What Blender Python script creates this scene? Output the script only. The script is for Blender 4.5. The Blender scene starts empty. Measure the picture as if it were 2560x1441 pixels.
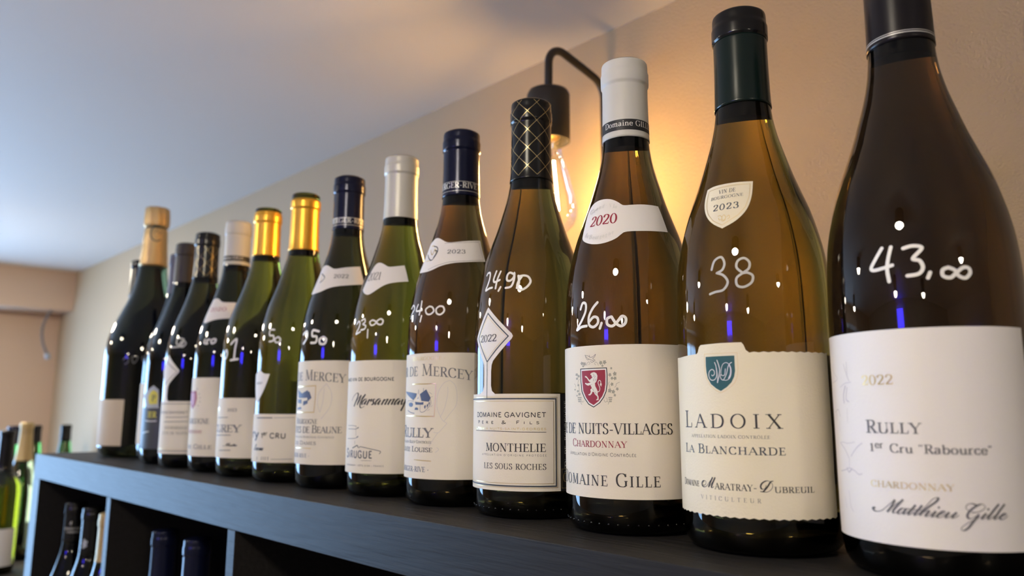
import bpy, bmesh, math, random
from mathutils import Vector, Matrix
from mathutils.geometry import delaunay_2d_cdt
SC=bpy.context.scene
COL=SC.collection
random.seed(7)
R=math.radians
# ---------------------------------------------------------------- camera, world, light, exposure
cam=bpy.data.cameras.new('camera'); co=bpy.data.objects.new('camera',cam); COL.objects.link(co)
cam.sensor_fit='HORIZONTAL'; cam.sensor_width=36; cam.lens=36*1900.26/2560
cam.clip_start=.02; cam.clip_end=60
M=Matrix(((0.69046031,0.1136754,0.71438258,0),(0.72336682,-0.11155911,-0.68139197,-.30510892),(0.00223838,0.98723476,-0.15925615,.06924928),(0,0,0,1)))
co.matrix_world=M
cam.dof.use_dof=True; cam.dof.focus_distance=.455; cam.dof.aperture_fstop=7.4
SC.camera=co
SC.view_settings.view_transform='Standard'; SC.view_settings.look='None'; SC.view_settings.gamma=1
SC.view_settings.exposure=.70; SC.view_settings.use_curve_mapping=False
W=bpy.data.worlds.new('world'); SC.world=W; W.use_nodes=True
W.node_tree.nodes['Background'].inputs[0].default_value=(.36,.62,1,1)
W.node_tree.nodes['Background'].inputs[1].default_value=9.5
SC.cycles.caustics_reflective=False; SC.cycles.caustics_refractive=False
SC.cycles.max_bounces=10; SC.cycles.transmission_bounces=8; SC.cycles.diffuse_bounces=4; SC.cycles.glossy_bounces=5; SC.cycles.sample_clamp_indirect=6
pl=bpy.data.lights.new('window_portal','AREA'); pl.shape='RECTANGLE'; pl.size=1.42; pl.size_y=1.3; pl.cycles.is_portal=True
po=bpy.data.objects.new('window_portal',pl); COL.objects.link(po); po.location=(-3.30,-.59,-.3); po.rotation_euler=(0,R(-90),0)
SPOT_E=88; SCONCE_E=300
# ---------------------------------------------------------------- helpers
def tag(o,label=None,cat=None,group=None,kind=None):
    for k,v in (('label',label),('category',cat),('group',group),('kind',kind)):
        if v: o[k]=v
    return o
def empty(name,loc,label,cat,group=None):
    o=bpy.data.objects.new(name,None); COL.objects.link(o); o.location=loc; o.empty_display_size=.02
    return tag(o,label,cat,group)
def obj(name,data,mat,parent=None,smooth=True,label=None):
    if isinstance(data,tuple):
        me=bpy.data.meshes.new(name); me.from_pydata(data[0],[],data[1]); me.update()
    elif isinstance(data,bmesh.types.BMesh):
        me=bpy.data.meshes.new(name); data.to_mesh(me); data.free()
    else: me=data
    if mat and not me.materials: me.materials.append(mat)
    if smooth: me.polygons.foreach_set('use_smooth',[True]*len(me.polygons))
    o=bpy.data.objects.new(name,me); COL.objects.link(o)
    if parent: o.parent=parent
    if label: o['label']=label
    return o
def copy_tree(o,parent=None):
    c=o.copy(); COL.objects.link(c)
    if parent: c.parent=parent
    for ch in list(o.children): copy_tree(ch,c)
    return c
def box(x0,x1,y0,y1,z0,z1,bev=0,bm=None):
    bm=bm or bmesh.new()
    r=bmesh.ops.create_cube(bm,size=1)
    for v in r['verts']: v.co=Vector(((x0+x1)/2+v.co.x*(x1-x0),(y0+y1)/2+v.co.y*(y1-y0),(z0+z1)/2+v.co.z*(z1-z0)))
    if bev: bmesh.ops.bevel(bm,geom=list({e for v in r['verts'] for e in v.link_edges}),offset=bev,segments=2,affect='EDGES',profile=.5)
    return bm
def lathe(P,n=96,f=None,c0=True,c1=True):
    V=[];F=[]
    for z,r in P:
        for k in range(n):
            a=2*math.pi*k/n; rr=r*(f(a,z) if f else 1)
            V.append((rr*math.cos(a),rr*math.sin(a),z))
    for i in range(len(P)-1):
        for k in range(n):
            a=i*n+k;b=i*n+(k+1)%n
            F.append((a,b,b+n,a+n))
    if c0: F.append(tuple(reversed(range(n))))
    if c1: F.append(tuple(range((len(P)-1)*n,len(P)*n)))
    return V,F
def tube(pts,r,n=16):
    V=[];F=[];N=len(pts);pts=[Vector(p) for p in pts]; up=None
    for i,p in enumerate(pts):
        t=(pts[min(i+1,N-1)]-pts[max(i-1,0)]).normalized()
        if up is None: up=t.orthogonal().normalized()
        up=(up-t*up.dot(t)).normalized(); s=t.cross(up)
        for k in range(n):
            a=2*math.pi*k/n; V.append(tuple(p+(up*math.cos(a)+s*math.sin(a))*(r[i] if isinstance(r,list) else r)))
    for i in range(N-1):
        for k in range(n):
            a=i*n+k;b=i*n+(k+1)%n; F.append((a,b,b+n,a+n))
    F.append(tuple(reversed(range(n)))); F.append(tuple(range((N-1)*n,N*n)))
    return V,F
def catmull(P,sub=6,closed=False):
    n=len(P)
    if n<3 and not closed: return list(P)
    out=[]
    rng=range(n if closed else n-1)
    for i in rng:
        g=lambda j: P[j%n] if closed else P[max(0,min(n-1,j))]
        p0,p1,p2,p3=g(i-1),g(i),g(i+1),g(i+2)
        for k in range(sub):
            t=k/sub
            out.append(tuple(.5*(2*p1[d]+(p2[d]-p0[d])*t+(2*p0[d]-5*p1[d]+4*p2[d]-p3[d])*t*t+(3*p1[d]-p0[d]-3*p2[d]+p3[d])*t**3) for d in range(len(p1))))
    if not closed: out.append(tuple(P[-1]))
    return out
# ---------------------------------------------------------------- materials
def mat(name,col,rough=.5,metal=0,bump=None,spec=.5,coat=0,noise=None):
    m=bpy.data.materials.new(name); m.use_nodes=True; nt=m.node_tree; b=nt.nodes['Principled BSDF']
    b.inputs['Base Color'].default_value=(*col,1); b.inputs['Roughness'].default_value=rough; b.inputs['Metallic'].default_value=metal
    b.inputs['Specular IOR Level'].default_value=spec; b.inputs['Coat Weight'].default_value=coat
    if bump or noise:
        tc=nt.nodes.new('ShaderNodeTexCoord')
    if bump:
        sc,st,dist=bump[:3]; mp=nt.nodes.new('ShaderNodeMapping'); mp.inputs['Scale'].default_value=bump[3] if len(bump)>3 else (1,1,1)
        n=nt.nodes.new('ShaderNodeTexNoise'); n.inputs['Scale'].default_value=sc; n.inputs['Detail'].default_value=3
        bp=nt.nodes.new('ShaderNodeBump'); bp.inputs['Strength'].default_value=st; bp.inputs['Distance'].default_value=dist
        nt.links.new(tc.outputs['Object'],mp.inputs[0]); nt.links.new(mp.outputs[0],n.inputs['Vector']); nt.links.new(n.outputs[0],bp.inputs['Height']); nt.links.new(bp.outputs[0],b.inputs['Normal'])
    if noise:
        sc,c2,scale=noise; mp=nt.nodes.new('ShaderNodeMapping'); mp.inputs['Scale'].default_value=scale
        n=nt.nodes.new('ShaderNodeTexNoise'); n.inputs['Scale'].default_value=sc; n.inputs['Detail'].default_value=6
        mx=nt.nodes.new('ShaderNodeMix'); mx.data_type='RGBA'; mx.inputs[6].default_value=(*col,1); mx.inputs[7].default_value=(*c2,1)
        nt.links.new(tc.outputs['Object'],mp.inputs[0]); nt.links.new(mp.outputs[0],n.inputs['Vector']); nt.links.new(n.outputs[0],mx.inputs[0]); nt.links.new(mx.outputs[2],b.inputs['Base Color'])
    return m
def glassmat(name,col,ior=1.42,rough=0):
    m=bpy.data.materials.new(name); m.use_nodes=True; b=m.node_tree.nodes['Principled BSDF']
    b.inputs['Base Color'].default_value=(*col,1); b.inputs['Roughness'].default_value=rough; b.inputs['IOR'].default_value=ior; b.inputs['Transmission Weight'].default_value=1
    return m
def thinglass(name,tint=(1,1,1),refl=.9):
    m=bpy.data.materials.new(name); m.use_nodes=True; nt=m.node_tree; nt.nodes.clear()
    o=nt.nodes.new('ShaderNodeOutputMaterial'); t=nt.nodes.new('ShaderNodeBsdfTransparent'); t.inputs[0].default_value=(*tint,1)
    g=nt.nodes.new('ShaderNodeBsdfGlossy'); g.inputs['Roughness'].default_value=.02; g.inputs[0].default_value=(refl,refl,refl,1)
    f=nt.nodes.new('ShaderNodeFresnel'); f.inputs[0].default_value=1.45; x=nt.nodes.new('ShaderNodeMixShader')
    ml=nt.nodes.new('ShaderNodeMath'); ml.operation='MULTIPLY'; ml.inputs[1].default_value=.45; nt.links.new(f.outputs[0],ml.inputs[0]); nt.links.new(ml.outputs[0],x.inputs[0]); nt.links.new(t.outputs[0],x.inputs[1]); nt.links.new(g.outputs[0],x.inputs[2]); nt.links.new(x.outputs[0],o.inputs[0])
    return m
def emit(name,col,s):
    m=bpy.data.materials.new(name); m.use_nodes=True; b=m.node_tree.nodes['Principled BSDF']
    b.inputs['Base Color'].default_value=(.8,.8,.8,1); b.inputs['Emission Color'].default_value=(*col,1); b.inputs['Emission Strength'].default_value=s
    return m
WALL=mat('painted_wall',(.48,.38,.255),.75,bump=(420,.8,.0016))
WALLFAR=mat('painted_end_wall',(.62,.45,.33),.75)
CEIL=mat('ceiling_paint',(.80,.765,.74),.7)
FLOORM=mat('floor_boards',(.42,.33,.25),.5)
ROOM=mat('room_wall',(.45,.40,.34),.7)
WOOD=mat('black_brown_wood',(.011,.010,.010),.52,bump=(260,.8,.0010,(.06,1,1)),noise=(240,(.022,.020,.019),(.05,1,1)),spec=.19)
WOODTOP=mat('black_brown_wood_top',(.034,.030,.026),.55,bump=(300,.25,.0004,(.05,1,1)),noise=(200,(.05,.044,.038),(.05,1,1)),spec=.35)
C={
 'ink':mat('dark_ink',(.035,.032,.033),.6),'grey':mat('grey_ink',(.15,.145,.15),.6),'slate':mat('slate_ink',(.055,.065,.08),.55),
 'gold':mat('gold_foil_ink',(.75,.58,.28),.32,.85),'silver':mat('silver_ink',(.66,.65,.62),.45,.45),'red':mat('dark_red_ink',(.30,.018,.04),.6),
 'rose':mat('faded_red_ink',(.42,.13,.17),.6),'blue':mat('blue_grey_ink',(.075,.105,.20),.6),'teal':mat('teal_ink',(.012,.085,.095),.5),'white':mat('white_paper',(.80,.78,.74),.7),
 'cream':mat('cream_paper',(.78,.70,.52),.75,bump=(900,.3,.0004)),'faint':mat('faint_pencil_ink',(.58,.54,.55),.7),'black':mat('black_ink',(.012,.012,.014),.5),
 'olive':mat('grey_olive_ink',(.36,.34,.28),.6),'paint':mat('white_paint_marker',(.82,.81,.76),.45),'chalk':mat('worn_silver_marker',(.48,.48,.45),.5),
 'lion':mat('pale_lion_ink',(.74,.71,.64),.6),
 'dimchalk':mat('faded_marker',(.15,.15,.14),.5),
 'yellow':mat('yellow_label_ink',(.62,.55,.09),.6),'greylabel':mat('pale_grey_label_ink',(.38,.41,.47),.6),
}
PAPER={'white':mat('white_label_paper',(.80,.76,.72),.75,bump=(700,.25,.0004)),'cream':mat('cream_label_paper',(.79,.71,.53),.75,bump=(900,.35,.0004)),
 'ivory':mat('ivory_label_paper',(.77,.70,.575),.75,bump=(900,.3,.0003)),'slate':mat('slate_label_paper',(.045,.05,.06),.5),'black':mat('black_label_paper',(.014,.014,.016),.45),'beige':mat('beige_label_paper',(.55,.45,.33),.7)}
CAP={'plum':mat('dark_plum_capsule',(.009,.007,.009),.28,.2,spec=.35),'black':mat('black_capsule',(.006,.0055,.0055),.2,0,spec=.35),'grey':mat('pale_grey_capsule',(.62,.60,.55),.5),
 'lightgrey':mat('silver_grey_capsule',(.60,.58,.52),.38,.15),'navy':mat('navy_capsule',(.007,.009,.030),.22,.3,spec=.35),'gold':mat('gold_capsule',(.80,.42,.05),.33,.75),
 'brown':mat('dark_brown_capsule',(.030,.024,.024),.5,.2),'violet':mat('violet_navy_capsule',(.05,.05,.10),.5,.2),'foil':mat('pale_gold_foil',(.62,.42,.19),.42,.7,bump=(160,.5,.002)),'tan':mat('tan_capsule',(.5,.36,.16),.45,.4)}
BASE_SHADE_BEADS=mat('base_shade_and_bead_glass',(.006,.005,.003),.08)  # near-black for the painted base shade, shared with the real knurled beads
CORK_GAP=mat('cork_and_gap_dark',(.02,.014,.01),.7)
GL={'brown':glassmat('dark_brown_glass',(.06,.045,.03)),'amber':glassmat('amber_glass',(.29,.215,.05)),'umber':glassmat('umber_glass',(.17,.12,.042)),
 'oliveamber':glassmat('olive_amber_glass',(.21,.17,.045)),'olive':glassmat('olive_green_glass',(.26,.265,.035)),'darkolive':glassmat('dark_olive_glass',(0.06,0.055,0.015)),
 'yellowgreen':glassmat('yellow_green_glass',(0.24,0.24,0.03)),'blackgreen':glassmat('black_green_glass',(.025,.028,.012)),'green':glassmat('green_bottle_glass',(.05,.16,.03)),
 'lime':glassmat('lime_green_glass',(.17,.145,.004)),'smoke':glassmat('smoky_amber_glass',(.20,.15,.06))}
# ---------- lettering
GLY={
'A':'.74|t10 .05 0 .37 1|k01 .36 1 .70 0|t .17 .36 .57 .36','B':'.66|k11 .16 0 .16 1|c .16 .985 .36 .99 .50 .93 .54 .76 .49 .60 .36 .53 .16 .525|c .3 .525 .44 .52 .57 .43 .60 .27 .55 .09 .40 .01 .16 .015',
'C':'.72|c .64 .76 .56 .94 .40 1.0 .21 .93 .09 .72 .07 .48 .11 .24 .23 .06 .42 0 .58 .06 .67 .22|v .65 1 .65 .74','D':'.78|k11 .16 0 .16 1|c .16 .985 .40 .98 .62 .87 .71 .64 .71 .38 .62 .13 .40 .015 .16 .015',
'E':'.60|k11 .16 0 .16 1|t .16 .98 .53 .98|t .16 .52 .44 .52|t .16 .02 .56 .02|v .53 1 .53 .78|v .44 .62 .44 .42|v .56 0 .57 .24','F':'.56|k11 .16 0 .16 1|t .16 .98 .52 .98|t .16 .50 .43 .50|v .52 1 .52 .78|v .43 .60 .43 .40',
'G':'.78|c .66 .76 .57 .94 .40 1.0 .21 .93 .09 .72 .07 .48 .11 .24 .23 .06 .42 0 .56 .02 .66 .10|k .66 .42 .66 .06|v .55 .43 .77 .43|v .66 1 .66 .75|s .46 .44 .66 .44','H':'.82|k11 .16 0 .16 1|k11 .66 0 .66 1|t .16 .51 .66 .51','I':'.34|k11 .17 0 .17 1',
'J':'.40|k01 .22 .15 .22 1|c .22 .2 .18 -.02 .05 -.1','K':'.72|k11 .16 0 .16 1|t10 .60 1 .18 .42|k01 .30 .56 .66 0','L':'.56|k11 .16 0 .16 1|t .16 .02 .52 .02|v .52 0 .54 .28','M':'.94|t11 .14 0 .16 1|k .16 1 .46 .06|t .46 .06 .77 1|k11 .77 1 .79 0',
'N':'.80|t11 .14 0 .14 1|k .14 1 .66 0|t01 .66 0 .66 1','O':'.80|o .40 .5 .33 .5','P':'.60|k11 .16 0 .16 1|c .16 .985 .38 .985 .51 .90 .55 .73 .50 .55 .37 .46 .16 .465','Q':'.80|o .40 .5 .33 .5|k .44 .1 .72 -.16',
'R':'.68|k11 .16 0 .16 1|c .16 .985 .36 .985 .49 .91 .53 .75 .48 .58 .35 .50 .16 .50|k01 .32 .50 .62 0','S':'.56|c .45 .80 .40 .95 .28 1.0 .14 .93 .10 .78 .15 .63 .28 .53 .42 .43 .48 .26 .42 .08 .27 0 .13 .05 .07 .22|v .46 1 .46 .76|v .07 0 .07 .24',
'T':'.66|k01 .33 1 .33 0|t .05 .98 .61 .98|v .05 1 .04 .74|v .61 1 .62 .74','U':'.78|k10 .15 1 .15 .3|c .15 .4 .17 .14 .28 .02 .42 0 .56 .04 .64 .18 .65 .4|t01 .65 .35 .65 1','V':'.72|k10 .06 1 .37 0|t01 .37 0 .67 1','W':'1.02|k10 .05 1 .31 0|t .31 0 .52 .92|k .52 .92 .74 0|t01 .74 0 .98 1','X':'.72|k11 .10 1 .64 0|t11 .08 0 .62 1','Y':'.70|k10 .06 1 .35 .45|t10 .64 1 .35 .45|k01 .35 .48 .35 0','Z':'.62|t .08 .98 .56 .98|k .56 .98 .06 .02|t .06 .02 .57 .02|v .08 1 .07 .76|v .57 0 .58 .25',
'0':'.60|o .30 .5 .23 .5','1':'.44|t .08 .82 .23 .98|k01 .23 .98 .23 0','2':'.58|c .08 .72 .11 .92 .27 1.0 .44 .92 .48 .73 .38 .48 .06 .04|m .06 .05 .52 .05|v .52 0 .54 .24','3':'.56|c .08 .80 .14 .96 .28 1.0 .42 .93 .45 .76 .38 .60 .22 .54|c .22 .54 .40 .51 .49 .30 .43 .08 .26 0 .11 .05 .05 .22','4':'.60|t .40 1 .04 .29|m .04 .28 .56 .28|k01 .40 1 .40 0','6':'.58|c .46 .97 .26 .86 .11 .58 .08 .3 .15 .07 .29 0 .43 .07 .49 .28 .43 .49 .29 .56 .15 .48 .08 .32','8':'.56|c .27 .53 .42 .63 .45 .80 .38 .96 .27 1.0 .15 .96 .09 .8 .12 .65 .27 .53|c .27 .53 .43 .42 .49 .24 .42 .05 .27 0 .11 .05 .05 .24 .10 .42 .27 .53',
'a':'.52|c .09 .50 .14 .61 .25 .64 .35 .58 .37 .44|k .37 .50 .37 .08|c .37 .38 .2 .34 .08 .24 .08 .1 .17 0 .28 .04 .37 .14|t .37 .08 .47 .02','b':'.58|k .13 0 .13 1|c .13 .42 .22 .6 .34 .64 .48 .52 .51 .32 .46 .1 .33 0 .2 .03 .13 .14|v .03 .99 .13 .99','c':'.48|c .42 .50 .36 .62 .27 .64 .13 .55 .07 .33 .13 .09 .27 0 .38 .05 .44 .16','d':'.58|k01 .45 1 .45 0|c .45 .42 .36 .6 .24 .64 .11 .52 .07 .32 .12 .1 .25 0 .38 .03 .45 .14|v .35 .99 .45 .99',
'e':'.50|c .09 .36 .44 .36 .43 .52 .27 .64 .12 .54 .07 .32 .13 .09 .27 0 .38 .05 .45 .16','f':'.34|k01 .15 .7 .15 0|c .15 .7 .2 .95 .34 .97|t .04 .62 .30 .62','g':'.54|o .26 .44 .17 .2|c .2 .24 .1 .14 .2 .06 .4 .02 .46 -.12 .34 -.27 .16 -.28 .06 -.17 .12 -.04 .2 .02|t .4 .58 .52 .63','h':'.60|k11 .13 0 .13 1|c .13 .4 .22 .6 .34 .64 .45 .55 .47 .36|k01 .47 .4 .47 0','i':'.30|k01 .15 .63 .15 0|p .15 .88|v .06 .62 .15 .62','l':'.30|k11 .15 0 .15 1','m':'.90|k01 .13 .63 .13 0|c .13 .4 .22 .6 .33 .64 .42 .55 .44 .36|k01 .44 .4 .44 0|c .44 .4 .53 .6 .64 .64 .73 .55 .75 .36|k01 .75 .4 .75 0|v .04 .62 .13 .62',
'n':'.60|k01 .13 .63 .13 0|c .13 .4 .22 .6 .34 .64 .45 .55 .47 .36|k01 .47 .4 .47 0|v .04 .62 .13 .62','o':'.56|o .28 .32 .21 .32','r':'.42|k01 .13 .63 .13 0|c .13 .4 .2 .58 .32 .64 .39 .6|v .04 .62 .13 .62','s':'.42|c .34 .5 .29 .62 .2 .64 .1 .57 .1 .44 .2 .34 .33 .24 .35 .11 .24 0 .12 .03 .07 .15','t':'.36|k .16 .85 .16 .14|c .16 .2 .2 .02 .34 .08|t .05 .62 .32 .62','u':'.60|k .13 .63 .13 .22|c .13 .3 .18 .06 .29 0 .4 .06 .47 .2|k01 .47 .63 .47 0|v .04 .62 .13 .62|v .38 .62 .47 .62','v':'.54|k10 .05 .63 .27 0|t01 .27 0 .49 .63','y':'.54|k10 .05 .63 .27 0|t01 .49 .63 .2 -.2|t .2 -.2 .06 -.26',
'-':'.40|m .06 .36 .34 .36','.':'.24|p .12 .05','·':'.36|p .18 .42',',':'.24|m .14 .06 .07 -.14',"'":'.22|m .12 1 .10 .76','"':'.40|m .12 1 .10 .76|m .28 1 .26 .76','&':'.78|c .66 .5 .5 .15 .3 0 .12 .06 .08 .25 .2 .45 .4 .66 .42 .88 .3 1 .18 .9 .2 .7 .4 .3 .7 .02',' ':'.32',
}
for c,b,a in (('É','E','t .30 1.10 .44 1.24'),('È','E','t .30 1.24 .44 1.10'),('Ê','E','t .22 1.10 .34 1.24|t .34 1.24 .46 1.10'),('Ô','O','t .28 1.10 .40 1.24|t .40 1.24 .52 1.10'),('Â','A','t .25 1.10 .37 1.24|t .37 1.24 .49 1.10'),('é','e','t .24 .74 .36 .90'),('À','A','t .28 1.24 .42 1.10')):
    GLY[c]=GLY[b]+'|'+a
SCR={
'a':'.46|c .34 .34 .2 .41 .06 .28 .04 .1 .14 0 .27 .1 .36 .38|c .36 .38 .34 .12 .40 0 .52 .12','n':'.44|c 0 .12 .07 .36 .11 .40 .10 .2 .08 0|c .08 .02 .17 .28 .28 .41 .33 .32 .31 .08 .36 0 .48 .12','m':'.68|c 0 .12 .07 .36 .11 .40 .10 .2 .08 0|c .08 .02 .17 .28 .27 .41 .32 .32 .30 0|c .30 .02 .39 .28 .5 .41 .55 .32 .53 .08 .58 0 .70 .12','u':'.44|c 0 .12 .09 .40 .07 .15 .13 0 .24 .08 .33 .40|c .33 .40 .32 .12 .37 0 .48 .12','i':'.20|c 0 .12 .10 .40 .08 .12 .12 0 .23 .12|p .16 .58','t':'.22|c 0 .12 .11 .45 .15 .75 .10 .15 .15 0 .26 .12|t 0 .50 .25 .53','h':'.44|c 0 .12 .16 .6 .23 .95 .16 1.0 .1 .75 .08 0|c .08 .02 .17 .28 .27 .41 .32 .32 .30 .08 .35 0 .48 .12','l':'.22|c 0 .12 .16 .6 .23 .95 .15 1.0 .09 .7 .08 .15 .14 0 .26 .12','e':'.29|c 0 .12 .15 .2 .24 .33 .17 .41 .07 .3 .05 .1 .15 0 .33 .12','r':'.30|c 0 .12 .07 .42 .10 .45 .20 .36 .19 .1 .23 0 .34 .12','s':'.26|c 0 .12 .12 .44 .17 .3 .20 .1 .12 0 .03 .05|c .12 0 .2 .02 .30 .12','y':'.44|c 0 .12 .09 .40 .08 .18 .15 .03 .24 .12 .34 .40|c .34 .40 .30 -.1 .20 -.42 .08 -.45 .08 -.3 .26 -.08 .48 .12','o':'.38|c .2 .41 .06 .3 .04 .1 .14 0 .26 .1 .28 .3 .2 .41 .26 .34 .42 .3','C':'.6|c .5 .8 .45 1 .28 .98 .08 .7 .03 .3 .15 .02 .35 .05 .5 .25',
'M':'.92|c -.16 .10 -.24 .02 -.16 -.04 -.02 .04 .14 .40 .34 1.0|c .34 1.0 .33 .5 .32 .02|c .32 .02 .5 .45 .74 1.0|c .74 1.0 .68 .4 .70 .06 .78 0 .92 .12','G':'.74|c .50 .72 .52 .95 .36 1.0 .14 .82 .03 .48 .10 .22 .28 .24 .44 .5 .52 .62|c .52 .62 .47 .1 .32 -.42 .12 -.58 .02 -.42 .16 -.16 .5 0 .78 .12','D':'.82|c .34 .92 .26 .5 .20 .12 .08 .0 -.04 .06 .08 .12 .34 0 .62 .14 .70 .55 .52 .92 .20 1.0 -.06 .82 .0 .6 .14 .62','L':'.5|c .1 .7 .25 .95 .35 .9 .25 .5 .1 .05 .0 .05 .2 .1 .5 .02','.':'.2|p .1 .04',' ':'.22','-':'.3|m .04 .25 .24 .25',"é":'.29|c 0 .12 .15 .2 .24 .33 .17 .41 .07 .3 .05 .1 .15 0 .33 .12|t .2 .55 .28 .68',
}
SCR['î']=SCR['i'].replace('p .16 .58','t .08 .52 .15 .62|t .15 .62 .23 .52')
def glyph(ch,style):
    """-> advance, scale, stroke list"""
    if style=='X':
        g=SCR.get(ch) or GLY[ch]; s=1
    elif style in('R','S') and ch.islower():
        g=GLY[ch.upper()]; s=.8
    else: g=GLY[ch]; s=1
    p=g.split('|'); return float(p[0])*s,s,p[1:]
def advances(text,style,track=0):
    x=0;o=[]
    for ch in text:
        a,_,_=glyph(ch,style); o.append((x,a)); x+=a+track
    return o
PR=[(0,.030),(.0008,.0345),(.003,.0378),(.008,.0398),(.016,.0405),(.03,.0406),(.07,.0406),(.11,.0406),(.13,.0402),(.145,.0392),(.155,.0377),(.165,.0355),(.175,.0328),(.188,.0282),(.197,.025),(.207,.0219),(.222,.0177),(.232,.0158),(.241,.0149),(.255,.0145),(.272,.0143),(.2785,.0143),(.2792,.0151),(.2868,.0152),(.2882,.0147),(.2935,.0145),(.2952,.0136),(.2955,.0120)]
def pchip(P,step=.0015):
    import math
    n=len(P);h=[P[i+1][0]-P[i][0] for i in range(n-1)];dl=[(P[i+1][1]-P[i][1])/h[i] for i in range(n-1)]
    m=[0]*n;m[0]=dl[0];m[-1]=dl[-1]
    for i in range(1,n-1):
        if dl[i-1]*dl[i]>0:
            a=2*h[i]+h[i-1];b=h[i]+2*h[i-1];m[i]=(a+b)/(a/dl[i-1]+b/dl[i])
    out=[]
    for i in range(n-1):
        k=max(1,int(math.ceil(h[i]/step)))
        for j in range(k):
            t=j/k;t2=t*t;t3=t2*t
            out.append((P[i][0]+t*h[i],(2*t3-3*t2+1)*P[i][1]+(t3-2*t2+t)*h[i]*m[i]+(-2*t3+3*t2)*P[i+1][1]+(t3-t2)*h[i]*m[i+1]))
    out.append(P[-1]);return out
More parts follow.
